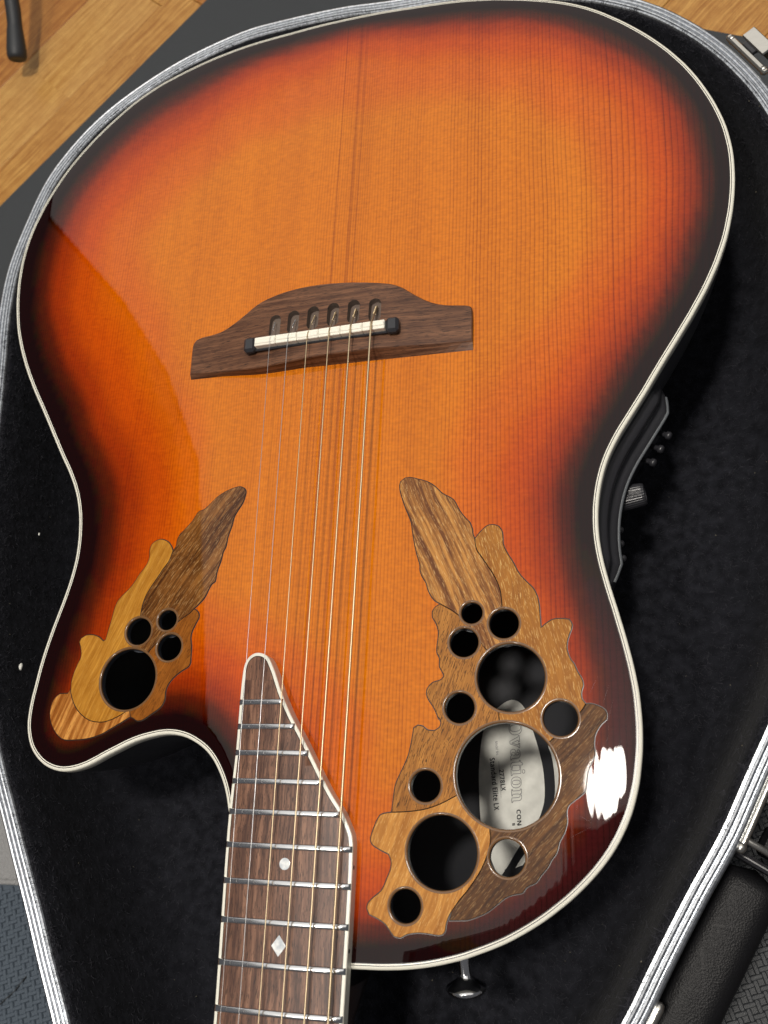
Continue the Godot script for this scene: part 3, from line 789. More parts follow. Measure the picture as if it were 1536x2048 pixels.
func build_strings(g: Node3D) -> void:
	var ends := [[-28.8, -16.6], [-17.3, -16.8], [-6.8, -18.0], [4.4, -18.4], [15.4, -18.6], [26.3, -18.6]]
	var sad := [[-27.8, -2.4], [-18.0, -2.9], [-7.4, -2.6], [4.2, -3.3], [15.4, -3.9], [26.2, -4.5]]
	var far := [[-22.9, 307.4], [-14.8, 306.8], [-6.1, 306.0], [3.6, 305.2], [13.0, 304.4], [22.7, 303.6]]
	var rad := [0.13, 0.16, 0.26, 0.33, 0.42, 0.54]
	for i in 6:
		var r: float = rad[i]
		var p0 := Vector3(ends[i][0], 5.2, ends[i][1])
		var p1 := Vector3(sad[i][0], 12.05 + r, sad[i][1])
		var p2 := Vector3(far[i][0], 10.1 - far[i][0] * far[i][0] / 900.0 + r, far[i][1])
		var dir := (p2 - p1) / (p2.z - p1.z)
		var path := PackedVector3Array([p0, p0.lerp(p1, 0.5), p0.lerp(p1, 0.93) + Vector3(0, 0.25, 0), p1 + dir * 0.9])
		for k in range(1, 13):
			path.append(p1 + dir * (36.0 * k))
		var st := begin()
		tube(st, path, r, 10)
		var s := part(g, "string", st, mats.steel if i < 2 else mats.bronze)
		# twisted end below the saddle
		st = begin()
		var tw := PackedVector3Array()
		var e := p0.lerp(p1, 0.45)
		for k in 40:
			var f := k / 39.0
			var side := (p1 - p0).normalized().cross(Vector3.RIGHT)
			var a := f * TAU * 5.0
			tw.append(p0.lerp(e, f) + (Vector3.RIGHT * cos(a) + side * sin(a)) * (r * 0.9 + 0.12))
		tube(st, tw, maxf(0.14, r * 0.55), 6)
		part(s, "twisted_end", st, mats.steel if i < 2 else mats.bronze)
		if i >= 3:
			# the winding shows as close turns on the thick strings near the fingerboard
			st = begin()
			var wnd := PackedVector3Array()
			var turns := 180 if i == 5 else 0
			for k in turns * 7:
				var z := 150.0 + k / 7.0 * 0.95
				var a := TAU * k / 7.0
				wnd.append(p1 + dir * (z - p1.z) + Vector3(cos(a), sin(a), 0) * (r + 0.01))
			if turns > 0:
				tube(st, wnd, 0.16, 4, false)
				part(s, "winding", st, mats.bronze)

func lettering(st: SurfaceTool, text: String, font_name: String, bold: bool, start: Vector2, dir: Vector2, length: float, height: float, outlined := 0.0) -> void:
	var tm := TextMesh.new()
	var f := SystemFont.new()
	f.font_names = PackedStringArray([font_name])
	f.font_weight = 700 if bold else 400
	tm.font = f
	tm.font_size = 64
	tm.depth = 0.0
	tm.text = text
	tm.curve_step = 1.5
	var arr := tm.get_mesh_arrays()
	if arr.is_empty(): return
	var v: PackedVector3Array = arr[Mesh.ARRAY_VERTEX]
	var idx = arr[Mesh.ARRAY_INDEX]
	if idx == null or idx.is_empty(): idx = PackedInt32Array(range(v.size()))
	var lo := v[0]
	var hi := v[0]
	for p in v:
		lo = lo.min(p)
		hi = hi.max(p)
	dir = dir.normalized()
	var up := Vector2(dir.y, -dir.x)
	var flat := func(p: Vector3) -> Vector2:
		var a := (p.x - lo.x) / (hi.x - lo.x) * length
		var b := ((p.y - lo.y) / (hi.y - lo.y) - 0.5) * height
		return start + dir * a + up * b
	var lift := func(q: Vector2) -> Vector3:
		return Vector3(q.x, bowl_height(q.x, q.y) + 1.15, q.y)
	if outlined <= 0.0:
		for i in range(0, idx.size(), 3):
			tri(st, lift.call(flat.call(v[idx[i]])), lift.call(flat.call(v[idx[i + 1]])), lift.call(flat.call(v[idx[i + 2]])))
		return
	var seen := {}
	for i in range(0, idx.size(), 3):
		for k in 3:
			var a := v[idx[i + k]]
			var b := v[idx[i + (k + 1) % 3]]
			var ka := Vector2i(roundi(a.x * 1e5), roundi(a.y * 1e5))
			var kb := Vector2i(roundi(b.x * 1e5), roundi(b.y * 1e5))
			var key := [ka, kb] if ka < kb else [kb, ka]
			if seen.has(key): seen[key] = null
			else: seen[key] = [a, b]
	for key in seen:
		if seen[key] == null: continue
		var a: Vector2 = flat.call(seen[key][0])
		var b: Vector2 = flat.call(seen[key][1])
		if (b - a).length() < 1e-4: continue
		var n := (b - a).normalized().orthogonal() * outlined * 0.5
		quad(st, lift.call(a + n), lift.call(b + n), lift.call(b - n), lift.call(a - n))

func build_label(g: Node3D) -> void:
	var drape := func(q: Vector2) -> float: return bowl_height(q.x, q.y) + 0.8
	var uv := func(q: Vector2) -> Vector2: return q / 60.0
	var st := begin()
	sheet(st, smooth(pts([76, 162.5, 70, 166, 64, 173, 61.3, 182, 60.3, 196, 61, 209, 63, 224, 66.5, 234, 71, 243, 75.5, 249, 78.5, 246, 84, 236, 91, 227, 95.4, 215, 94.8, 201, 92.3, 190, 88.8, 179, 85, 168.5, 81, 163.5]), 4), [], 3.0, drape, uv)
	var l := part(g, "paper_label", st, mats.paper)
	st = begin()
	lettering(st, "Standard Elite LX", "Droid Sans", true, Vector2(67.3, 192.7), Vector2(3.8, 26.2), 26.5, 2.9)
	lettering(st, "2778LX", "Droid Sans", true, Vector2(72.4, 198.6), Vector2(1.7, 10.8), 10.9, 2.4)
	lettering(st, "CON", "Droid Sans", true, Vector2(82.4, 218.4), Vector2(1.0, 7.5), 7.6, 2.2)
	lettering(st, "B", "Droid Sans", true, Vector2(80.3, 225.0), Vector2(1.0, 7.5), 1.1, 1.4)
	part(l, "lettering", st, mats.ink)
	st = begin()
	lettering(st, "Model No.", "Droid Sans", false, Vector2(69.2, 184.1), Vector2(1.0, 7.4), 7.5, 1.4)
	lettering(st, "Ovation", "Droid Serif", true, Vector2(79.3, 173.8), Vector2(3.0, 41.0), 41.2, 7.4, 0.30)
	for s in [[Vector2(70.8, 194.3), Vector2(73.0, 213.0)]]:
		var n := 8
		for i in n:
			var a: Vector2 = s[0].lerp(s[1], float(i) / n)
			var b: Vector2 = s[0].lerp(s[1], float(i + 1) / n)
			quad(st, Vector3(a.x - 0.08, bowl_height(a.x, a.y) + 1.1, a.y), Vector3(b.x - 0.08, bowl_height(b.x, b.y) + 1.1, b.y), Vector3(b.x + 0.08, bowl_height(b.x, b.y) + 1.1, b.y), Vector3(a.x + 0.08, bowl_height(a.x, a.y) + 1.1, a.y))
	part(l, "outlined_lettering", st, mats.ink_grey)
	st = begin()
	sheet(st, smooth(pts([97.0, 187, 98.8, 192, 100.4, 202, 100.6, 213, 96.8, 225, 90.5, 234, 84.5, 243, 82.5, 249, 88, 256, 96, 252, 102, 243, 105, 232, 106, 216, 104.5, 202, 102, 192, 99.3, 186]), 4), [], 3.0, drape, uv)
	part(g, "second_paper_label", st, mats.paper)

func build_preamp(g: Node3D) -> void:
	# panel let into the bass-side waist of the back, with sliders and a volume knob
	var path := PackedVector2Array()
	for q in body:
		if q.x > 100.0 and q.y > 24.0 and q.y < 126.0: path.append(q)
	if path[0].y > path[-1].y: path.reverse()
	var prof := [[-5.0, -11.5], [0.2, -14.0], [2.4, -15.2], [3.4, -16.8], [3.3, -18.6], [1.8, -20.5], [1.6, -23.4], [5.0, -25.0], [7.0, -26.2], [7.4, -28.4], [6.0, -30.0], [4.6, -31.5], [4.0, -54.0], [-6.0, -60.0]]
	var rings := []
	for k in prof.size():
		rings.append(PackedVector3Array())
	var m := path.size()
	for i in m:
		var d := (path[mini(i + 1, m - 1)] - path[maxi(i - 1, 0)]).normalized()
		var n := Vector2(d.y, -d.x)
		if n.x < 0: n = -n
		var f := float(i) / (m - 1)
		var e := sqrt(clampf(minf(f, 1.0 - f) * 9.0, 0.0, 1.0))
		for k in prof.size():
			var q := path[i] + n * lerpf(-5.0, prof[k][0], e)
			rings[k].append(Vector3(q.x, lerpf(-32.0, prof[k][1], 0.25 + 0.75 * e), q.y))
	var st := begin()
	loft(st, rings, false, false)
	var p := part(g, "preamp_panel", st, mats.plastic)
	st = begin()
	var edge := PackedVector3Array()
	for i in range(3, m - 3):
		edge.append(rings[9][i].lerp(rings[8][i], 0.5))
	tube(st, edge, 1.0, 8)
	part(p, "speckled_edge", st, mats.speckle)
	st = begin()
	var prof2 := []
	var kb := Vector3(138.5, -38.0, 77.0)
	var kd := Vector3(1.0, 0.12, -0.12).normalized()
	var ringsk := []
	var s := kd.cross(UP).normalized()
	var t := s.cross(kd)
	for h in [[0.0, 6.3], [1.0, 6.3], [12.0, 5.5], [13.2, 5.0], [13.4, 3.6], [12.4, 3.2], [12.4, 0.05]]:
		var ring := PackedVector3Array()
		for i in 112:
			var a := TAU * i / 112
			var rr: float = h[1] * (1.0 if (i / 2) % 2 == 0 or h[0] > 12.5 else 0.94)
			ring.append(kb + kd * h[0] + (s * cos(a) + t * sin(a)) * rr)
		ringsk.append(ring)
	loft(st, ringsk, true, true)
	part(p, "volume_knob", st, mats.plastic)
	for q in [[156.5, -37.0, 42.5], [152.5, -37.0, 49.3], [148.6, -37.0, 56.0], [136.0, -37.0, 92.5], [136.0, -37.0, 99.3], [136.6, -37.0, 106.5]]:
		st = begin()
		lathe(st, Vector3(q[0], q[1], q[2]), Vector3(1.0, 0.1, 0.1 if q[2] > 80 else 0.5), [[1.9, -2.0], [1.8, 3.2], [1.5, 4.3], [0.8, 4.9], [0.01, 5.0]] if q[2] > 80 else [[1.3, -2.0], [1.3, 7.0], [2.0, 7.4], [2.0, 9.0], [1.4, 9.8], [0.01, 9.9]], 14)
		part(p, "slider" if q[2] < 80 else "push_button", st, mats.plastic)
	st = begin()
	for i in 7:
		var q := path[clampi(int(m * (0.36 + 0.02 * i)), 0, m - 1)]
		box(st, Vector3(q.x + 5.0, -34.0, q.y), Vector3(0.6, 2.0, 1.1), Basis.IDENTITY, 0.1)
	part(p, "panel_lettering", st, mats.ink_grey)

func build_guitar() -> void:
	var g := thing("acoustic_guitar", "glossy sunburst round-back guitar with leaf inlays and many sound holes, lying in its case", "guitar")
	build_body(g)
	build_leaves(g)
	build_bridge(g)
	build_neck(g)
	build_strings(g)
	build_label(g)
	build_preamp(g)
	var st := begin()
	lathe(st, Vector3(70.2, -17.0, 279.0), Vector3(0.06, -0.25, 1.0), [[2.5, 0.0], [2.4, 6.0], [2.7, 8.0], [5.0, 9.6], [8.2, 11.6], [8.5, 12.4], [7.6, 13.9], [4.6, 15.0], [0.01, 15.4]], 32)
	part(g, "strap_button", st, mats.chrome)
	# fine scratches in the lacquer of the bass shoulder
	st = begin()
	st.set_smooth_group(-1)
	for i in 80:
		var a := Vector2(rng.randf_range(112, 141), rng.randf_range(176, 250))
		var d := Vector2(0.22, -1.0).rotated(rng.randfn() * 0.18)
		if rng.randf() < 0.3: d = Vector2(1, 0.15).rotated(rng.randfn() * 0.5)
		var l := rng.randf_range(1.0, 4.0) if rng.randf() < 0.6 else rng.randf_range(6.0, 18.0)
		var b := a + d.normalized() * l
		if edge_distance(a) < 10.0 or edge_distance(b) < 10.0 or b.x < 108.0: continue
		if Geometry2D.is_point_in_polygon(a, pts(LEAF_D)) or Geometry2D.is_point_in_polygon(b, pts(LEAF_D)) or Geometry2D.is_point_in_polygon(a, pts(LEAF_B)) or Geometry2D.is_point_in_polygon(b, pts(LEAF_B)): continue
		var o := d.normalized().orthogonal() * rng.randf_range(0.04, 0.09)
		var h := 0.012 + i * 0.0004
		tri(st, Vector3(a.x, h, a.y), Vector3(a.x + o.x, h, a.y + o.y).lerp(Vector3(b.x, h, b.y), 0.5), Vector3(b.x, h, b.y))
	var sc := part(g, "scratches", st, mats.scratch)
	sc.set_meta("kind", "stuff")


# ---------------------------------------------------------------- the case
func build_case() -> void:
	var c := thing("guitar_case", "open black guitar case with plush lining and ribbed aluminium rim", "guitar case")
	var out := smooth(pts(RIM), 5)
	var st := begin()
	var rings := []
	for p in [[-0.4, -36.0], [-0.4, -27.0], [0.2, -25.4], [1.0, -25.0], [1.7, -25.3], [2.0, -25.9], [2.3, -25.9], [2.6, -25.4], [3.2, -25.1], [4.0, -25.3], [4.3, -25.9], [4.6, -25.9], [4.9, -25.4], [5.6, -25.0], [6.3, -25.2], [6.6, -25.8], [6.9, -25.8], [7.1, -25.6], [7.8, -25.7], [8.4, -26.4], [8.5, -30.0]]:
		rings.append(at(inset(out, p[0]), p[1]))
	loft(st, rings)
	part(c, "metal_rim", st, mats.rim)
	st = begin()
	rings = []
	for p in [[0.6, -27.0], [0.8, -60.0], [2.0, -120.0], [6.0, -146.0], [14.0, -155.0], [40.0, -157.0]]:
		rings.append(at(inset(out, p[0]), p[1]))
	loft(st, rings, true, false)
	part(c, "shell", st, mats.shell)
	# lining: padded walls and floor
	st = begin()
	rings = []
	var wall := [[7.2, -28.4], [8.8, -27.2], [10.0, -29.0], [12.0, -40.0], [15.0, -68.0], [20.0, -92.0], [32.0, -107.0], [48.0, -112.0]]
	for p in wall:
		rings.append(at(inset(out, p[0]), p[1]))
	loft(st, rings, true, false)
	var floor_poly := inset(out, 48.0)
	sheet(st, floor_poly, [], 40.0, func(_q: Vector2) -> float: return -112.0, func(q: Vector2) -> Vector2: return q / 100.0, null, 1)
	var lining := part(c, "plush_lining", st, mats.plush)
	# pile of the plush: short leaning fibres on the walls, longer ones over the rim
	var blade := begin()
	blade.set_smooth_group(-1)
	tri(blade, Vector3(-0.11, 0, 0), Vector3(0.11, 0, 0), Vector3(0.0, 2.0, 0.5))
	tri(blade, Vector3(-0.05, 1.4, 0.3), Vector3(0.07, 1.5, 0.35), Vector3(0.05, 2.8, 1.1))
	var mm := MultiMesh.new()
	mm.transform_format = MultiMesh.TRANSFORM_3D
	mm.mesh = done(blade)
	var spots := []
	var n := out.size()
	for i in 130000:
		var u := rng.randi_range(0, n - 1)
		var w := rng.randf() * (wall.size() - 2.0) + 1.0
		if rng.randf() < 0.22: w = 1.0 + rng.randf() * 0.25
		var k := int(w)
		var a: Vector3 = rings[k][u].lerp(rings[k][(u + 1) % n], rng.randf())
		var b: Vector3 = rings[k + 1][u]
		spots.append([a.lerp(b, w - k), w < 1.3, u])
	for i in 110000:
		var q := Vector2(rng.randf_range(-215, 215), rng.randf_range(-245, 400))
		if Geometry2D.is_point_in_polygon(q, floor_poly) and not (Geometry2D.is_point_in_polygon(q, body_raw) and edge_distance(q) > 25.0):
			spots.append([Vector3(q.x, -112.0, q.y), false, -1])
	mm.instance_count = spots.size()
	for i in spots.size():
		var s: Array = spots[i]
		var lean: Vector3 = Vector3(rng.randfn(), 0, rng.randfn()) * 0.6
		var clump := 0.5 + 0.9 * noise_a.get_noise_2d(s[0].x * 2.2, s[0].z * 2.2)
		var y := (UP + lean + Vector3(0.3, 0, 0.3)).normalized()
		var size := rng.randf_range(0.6, 1.2)
		if s[1]:
			size = rng.randf_range(0.3, 1.1) * clampf(0.4 + 2.2 * clump, 0.2, 1.7)
			var o := inset_dir(out, s[2])
			y = (UP * 0.35 + Vector3(o.x, 0, o.y) * rng.randf_range(-0.2, 1.0) + lean * 0.3).normalized()
		var x := y.cross(Vector3(rng.randfn(), rng.randfn(), rng.randfn())).normalized()
		mm.set_instance_transform(i, Transform3D(Basis(x, y, x.cross(y)).scaled(Vector3.ONE * size), s[0] * 0.001))
	var mi := MultiMeshInstance3D.new()
	mi.name = "plush_pile"
	mi.multimesh = mm
	mi.material_override = mats.fibre
	mi.set_meta("kind", "stuff")
	c.add_child(mi, true)
	# tiny flecks of dust caught in the plush
	var fleck := begin()
	fleck.set_smooth_group(-1)
	tri(fleck, Vector3(-0.3, 0, 0), Vector3(0.2, 0.1, -0.25), Vector3(0.35, 0.15, 0.3))
	var dm := MultiMesh.new()
	dm.transform_format = MultiMesh.TRANSFORM_3D
	dm.mesh = done(fleck)
	dm.instance_count = 260
	for i in 260:
		var s: Array = spots[rng.randi_range(0, spots.size() - 1)]
		dm.set_instance_transform(i, Transform3D(Basis.from_euler(Vector3(rng.randf(), rng.randf() * 6.0, rng.randf())).scaled(Vector3.ONE * rng.randf_range(0.4, 1.3)), s[0] * 0.001 + Vector3(0, 0.0022, 0)))
	var di := MultiMeshInstance3D.new()
	di.name = "dust_flecks"
	di.multimesh = dm
	di.material_override = mats.frayed
	di.set_meta("kind", "stuff")
	c.add_child(di, true)
	# torn strip of pale backing on the treble side
	st = begin()
	var ra := PackedVector3Array()
	var rb := PackedVector3Array()
	var inner := inset(out, 8.2)
	var strip := []
	for i in n:
		if inner[i].x < -100 and inner[i].y > 205 and inner[i].y < 256: strip.append(inner[i])
	for i in strip.size() * 4:
		var q: Vector2 = strip[i / 4].lerp(strip[mini(i / 4 + 1, strip.size() - 1)], (i % 4) / 4.0)
		var f := float(i) / (strip.size() * 4 - 1)
		var ww := (0.4 + 1.5 * sin(PI * clampf(f, 0.02, 0.98))) * (0.7 + 0.6 * noise_b.get_noise_2d(i * 9.0, 0))
		ra.append(Vector3(q.x - 0.8, -26.2, q.y))
		rb.append(Vector3(q.x + ww, -28.2 - ww * 0.5, q.y + 0.15 * rng.randfn()))
	loft(st, [ra, rb], false)
	var fr := part(c, "frayed_backing", st, mats.frayed)
	fr.set_meta("label", "torn pale backing strip showing between rim and lining")
	# latch on the bass side of the lower end
	var dir := Vector3(0.49, 0, 0.87).normalized()
	var side := Vector3(0.87, 0, -0.49).normalized()
	var bs := Basis(dir, UP, dir.cross(UP))
	st = begin()
	box(st, Vector3(215.0, -26.0, -166.5) + side * 2.2, Vector3(34, 3.0, 3.4), bs, 0.8)
	var la := part(c, "latch", st, mats.tin)
	for s in [-1, 1]:
		st = begin()
		lathe(st, Vector3(215.0, -25.2, -166.5) + dir * (14.0 * s) + side * 2.4, UP, [[1.5, -3.0], [1.5, 0.6], [1.0, 1.1], [0.01, 1.2]], 16)
		part(la, "rivet", st, mats.tin)
	st = begin()
	box(st, Vector3(215.0, -23.5, -168.5) + side * 9.0, Vector3(18, 1.6, 7.5), bs.rotated(dir, 0.15), 0.5)
	box(st, Vector3(215.0, -29.0, -168.5) + side * 12.2, Vector3(18, 10, 1.4), bs, 0.4)
	part(la, "clasp_plate", st, mats.tin)
	st = begin()
	box(st, Vector3(215.0, -25.5, -168.0) + side * 5.2 - dir * 1.0, Vector3(9, 2.4, 4.4), bs, 0.3)
	part(la, "clasp_slot", st, mats.plastic)
	st = begin()
	box(st, Vector3(226.0, -28.0, -146.5) + side * 4.0, Vector3(8, 6.0, 5.0), bs, 1.6)
	part(la, "hinge_knuckle", st, mats.tin)
	# rod that runs beside the rim and ends in a rounded bead
	st = begin()
	var rod := PackedVector3Array()
	for i in n:
		var q := inset(out, -1.6)[i] if i == -1 else Vector2.ZERO
	var off := inset(out, -1.5)
	for i in n:
		if off[i].x > 100 and off[i].y > 120 and off[i].y < 236: rod.append(Vector3(off[i].x, -28.0, off[i].y))
	tube(st, rod, 1.5, 10)
	part(c, "edge_rod", st, mats.tin)
	var tip := rod[0] if rod[0].z > rod[-1].z else rod[-1]
	st = begin()
	lathe(st, tip + Vector3(0.6, 0, -1.2), Vector3(-0.5, 0, 0.87), [[0.1, -2.6], [1.8, -1.8], [2.3, 0.0], [1.9, 1.6], [0.1, 2.4]], 16)
	part(c, "edge_rod_tip", st, mats.tin)
	st = begin()
	lathe(st, Vector3(143.5, -29.0, 297.0), Vector3(-0.5, 0, 0.87), [[0.1, -6.6], [1.6, -6.0], [2.2, -4.0], [2.2, 8.0]], 16)
	part(c, "edge_rod_tip", st, mats.tin)
	# padded handle on the bass side
	var h0 := Vector3(188.6, -64.0, 241.5)
	var hd := Vector3(-0.50, 0, 0.866)
	var hs := Vector3(0.866, 0, 0.50)
	rings = []
	for i in 40:
		var f := i / 39.0
		var ring := PackedVector3Array()
		var e := sqrt(clampf(minf(f * 30.0, 1.0), 0.0, 1.0))
		for k in 28:
			var a := TAU * k / 28.0
			var ca := signf(cos(a)) * pow(absf(cos(a)), 0.65)
			var sa := signf(sin(a)) * pow(absf(sin(a)), 0.65)
			var puff := 1.0 + 0.05 * sin(f * PI)
			ring.append(h0 + hd * (150.0 * f) + hs * (ca * 13.0 * e * puff) + UP * (sa * 9.5 * e * puff))
		rings.append(ring)
	st = begin()
	loft(st, rings, true, false)
	cap(st, rings[0])
	var ha := part(c, "handle", st, mats.leather)
	st = begin()
	var hb := Basis(hd, UP, hd.cross(UP))
	box(st, h0 - hd * 2.0 + UP * 2.0, Vector3(3.0, 24, 25), hb, 1.2)
	part(ha, "end_collar", st, mats.plastic)
	st = begin()
	box(st, h0 - hd * 13.5 + hs * 3.5, Vector3(14, 17, 15), hb, 2.0)
	part(ha, "strap_loop", st, mats.leather)
	for d in [-7.8, -26.5]:
		st = begin()
		tube(st, PackedVector3Array([h0 + hd * d - hs * 10.0 + UP * 26.0, h0 + hd * d - hs * 3.0 + UP * 25.0, h0 + hd * d + hs * 12.0 + UP * 15.0, h0 + hd * d + hs * 16.0 + UP * 2.0, h0 + hd * d + hs * 12.0 - UP * 12.0]), 1.5, 10)
		part(ha, "metal_loop", st, mats.tin)

func inset_dir(p: PackedVector2Array, i: int) -> Vector2:
	var c := p.size()
	var d := (p[(i + 1) % c] - p[(i + c - 1) % c]).normalized()
	var n := Vector2(-d.y, d.x) * (1.0 if area_sign > 0 else -1.0)
	return -n
var area_sign := 1.0


# ---------------------------------------------------------------- floor and the things on it
func build_floor() -> void:
	var f := Node3D.new()
	f.name = "floor"
	f.set_meta("kind", "structure")
	add_child(f, true)
	var st := begin()
	quad(st, Vector3(-3000, -176, -3000), Vector3(3000, -176, -3000), Vector3(3000, -176, 3000), Vector3(-3000, -176, 3000))
	part(f, "subfloor", st, mats.subfloor)
	var d := Vector3(-0.677, 0, 0.736)
	var s := Vector3(0.736, 0, 0.677)
	var b := Basis(s, UP, s.cross(UP))
	var k := 0
	for off in range(-828, 100, 80):
		var start := -900.0 + hash1(k * 7) * 300.0
		for j in 3:
			var l := 620.0
			var c := s * (off + 40.0) + d * (start + l * (j + 0.5)) + UP * -169.0
			st = begin()
			plank(st, c, Vector3(79.6, 12.0, l - 0.5), Basis(s, UP, d), hash1(k * 3 + j))
			part(f, "plank", st, mats["plank%d" % ((k + j * 2) % 3)])
		k += 1

func plank(st: SurfaceTool, c: Vector3, size: Vector3, b: Basis, seed_: float) -> void:
	var h := size * 0.5
	var e := 0.6
	var t := []
	var m := []
	for q in [[-1, -1], [1, -1], [1, 1], [-1, 1]]:
		t.append(Vector3(q[0] * (h.x - e), h.y, q[1] * (h.z - e)))
		m.append(Vector3(q[0] * h.x, h.y - e, q[1] * h.z))
	var uvs := []
	for p in t:
		uvs.append(Vector2(p.x / 80.0 + 0.5 + seed_, p.z / 213.0 + seed_ * 3.0))
	st.set_smooth_group(-1)
	tri(st, c + b * t[0], c + b * t[1], c + b * t[2], uvs[0], uvs[1], uvs[2])
	tri(st, c + b * t[0], c + b * t[2], c + b * t[3], uvs[0], uvs[2], uvs[3])
	for i in 4:
		var j := (i + 1) % 4
		tri(st, c + b * m[i], c + b * m[j], c + b * t[j], uvs[i], uvs[j], uvs[j])
		tri(st, c + b * m[i], c + b * t[j], c + b * t[i], uvs[i], uvs[j], uvs[i])
		var dn := Vector3(0, -h.y * 1.5, 0)
		tri(st, c + b * m[i], c + b * (m[i] + dn), c + b * m[j], uvs[i], uvs[i], uvs[j])

func slab(called: String, poly: PackedVector2Array, y0: float, y1: float, mat: Material) -> MeshInstance3D:
	var st := begin()
	sheet(st, inset(poly, 0.8), [], 60.0, func(_q: Vector2) -> float: return y1, func(q: Vector2) -> Vector2: return q / 100.0)
	loft(st, [at(inset(poly, 0.8), y1), at(poly, y1 - 0.8), at(poly, y0)], true, true, 4)
	return part(self, called, st, mat)

func build_things() -> void:
	var m := slab("exercise_mat", pts([-152, -518, 216, -322, 600, -120, 600, 138, -560, 138, -560, -80]), -163.0, -157.0, mats.mat)
	m.set_meta("label", "thin dark grey exercise mat under the lower end of the guitar case")
	m.set_meta("category", "mat")
	# rug edge on the treble side
	m = slab("rug", pts([-560, 145, -150, 145, -150, 268, -560, 268]), -163.0, -154.0, mats.rug)
	m.set_meta("label", "pale grey rug whose banded edge shows beside the case, above the foam mat")
	m.set_meta("category", "rug")
	for i in 2:
		var st := begin()
		tube(st, PackedVector3Array([Vector3(-560, -157.0 - i * 1.5, 269.5 + i * 3.2), Vector3(-150, -157.0 - i * 1.5, 269.5 + i * 3.2)]), 1.9, 10)
		part(m, "edge_band", st, mats.rug)
	# woven-pattern foam tiles
	var bar := begin()
	var rings := []
	for p in [[0.0, 1.0], [0.75, 0.86], [0.95, 0.6]]:
		var ring := PackedVector3Array()
		for i in 12:
			var a := TAU * i / 12
			ring.append(Vector3(cos(a) * 1.45 * p[1], p[0] * 1.5, sin(a) * 1.45 * p[1] + (2.0 if sin(a) > 0 else -2.0)))
		rings.append(ring)
	loft(bar, rings, true, false)
	cap(bar, rings[2])
	var bm := done(bar)
	var k := 0
	for r in [[-420.0, 271.0, -60.0, 640.0], [60.0, 142.0, 420.0, 640.0]]:
		var tile := slab("foam_tile" if k == 0 else "foam_tile_001", pts([r[0], r[1], r[2], r[1], r[2], r[3], r[0], r[3]]), -163.0, -156.0, mats["foam%d" % k])
		tile.set_meta("label", ["woven-texture foam tile coloured lighter and bluer as if lit, beside the case, below the rug edge", "dark grey woven-texture foam tile beneath the padded case handle"][k])
		tile.set_meta("category", "foam mat")
		tile.set_meta("group", "woven-texture foam floor tiles")
		var mm := MultiMesh.new()
		mm.transform_format = MultiMesh.TRANSFORM_3D
		mm.mesh = bm
		var list := []
		var pitch := 4.3
		for i in int((r[2] - r[0]) / pitch):
			for j in int(minf(r[3] - r[1], 260.0) / pitch):
				var p := Vector3(r[0] + (i + 0.5) * pitch, -156.0, r[1] + 2.0 + (j + 0.5) * pitch)
				var inside := Geometry2D.is_point_in_polygon(Vector2(p.x, p.z), area_inner)
				if inside: continue
				list.append(Transform3D(Basis(UP, 0.35 + (PI / 2 if (i + j) % 2 == 0 else 0.0)), p * 0.001))
		mm.instance_count = list.size()
		for i in list.size():
			mm.set_instance_transform(i, list[i])
		var mi := MultiMeshInstance3D.new()
		mi.name = "woven_tread"
		mi.multimesh = mm
		mi.material_override = mats["foam%d" % k]
		mi.set_meta("kind", "stuff")
		tile.add_child(mi, true)
		k += 1
	var st := begin()
	tube(st, PackedVector3Array([Vector3(-262, -154.6, 356), Vector3(-246, -154.6, 339), Vector3(-237, -154.6, 331), Vector3(-230, -154.6, 322)]), 0.35, 6)
	m = part(self, "thread", st, mats.rubber)
	m.set_meta("label", "thin dark thread lying across the blue-grey foam tile")
	m.set_meta("category", "thread")
	# leg of a stand with a rubber foot
	var leg := thing("stand_leg", "black tubular stand leg with a rubber foot resting over the wooden floor", "stand leg")
	st = begin()
	tube(st, PackedVector3Array([Vector3(-377, -139, -428), Vector3(-376, -122, -462), Vector3(-379, -103, -502), Vector3(-386, -62, -592)]), 6.6, 24)
	part(leg, "tube", st, mats.rubber)
	st = begin()
	lathe(st, Vector3(-376.5, -134.5, -434), Vector3(-0.03, -0.42, 0.9), [[6.7, -16.0], [7.2, -12.0], [8.0, -4.0], [8.8, 4.0], [8.7, 9.6], [7.6, 12.4], [5.6, 13.2], [4.8, 12.6], [0.01, 12.6]], 28)
	part(leg, "rubber_foot", st, mats.rubber)
	# bits of fluff on the lining
	var bits := [[Vector3(-181.5, -37.5, 152.6), 1.5, "largest white fluff speck, on the black lining left of the leaf inlays"], [Vector3(-178.0, -29.0, 80.0), 0.7, "small white fluff speck on the black lining beside the treble waist"]]
	for i in 2:
		st = begin()
		var c: Vector3 = bits[i][0]
		var r: float = bits[i][1]
		tube(st, PackedVector3Array([c, c + Vector3(0.6, 0.9, 1.0) * r, c + Vector3(0.9, 1.3, 2.2) * r]), [r * 0.5, r * 0.75, r * 0.4], 7)
		m = part(self, "fluff" if i == 0 else "fluff_001", st, mats.paper)
		m.set_meta("label", bits[i][2])
		m.set_meta("category", "fluff")
		m.set_meta("group", "specks of fluff on the lining")
var area_inner := PackedVector2Array()


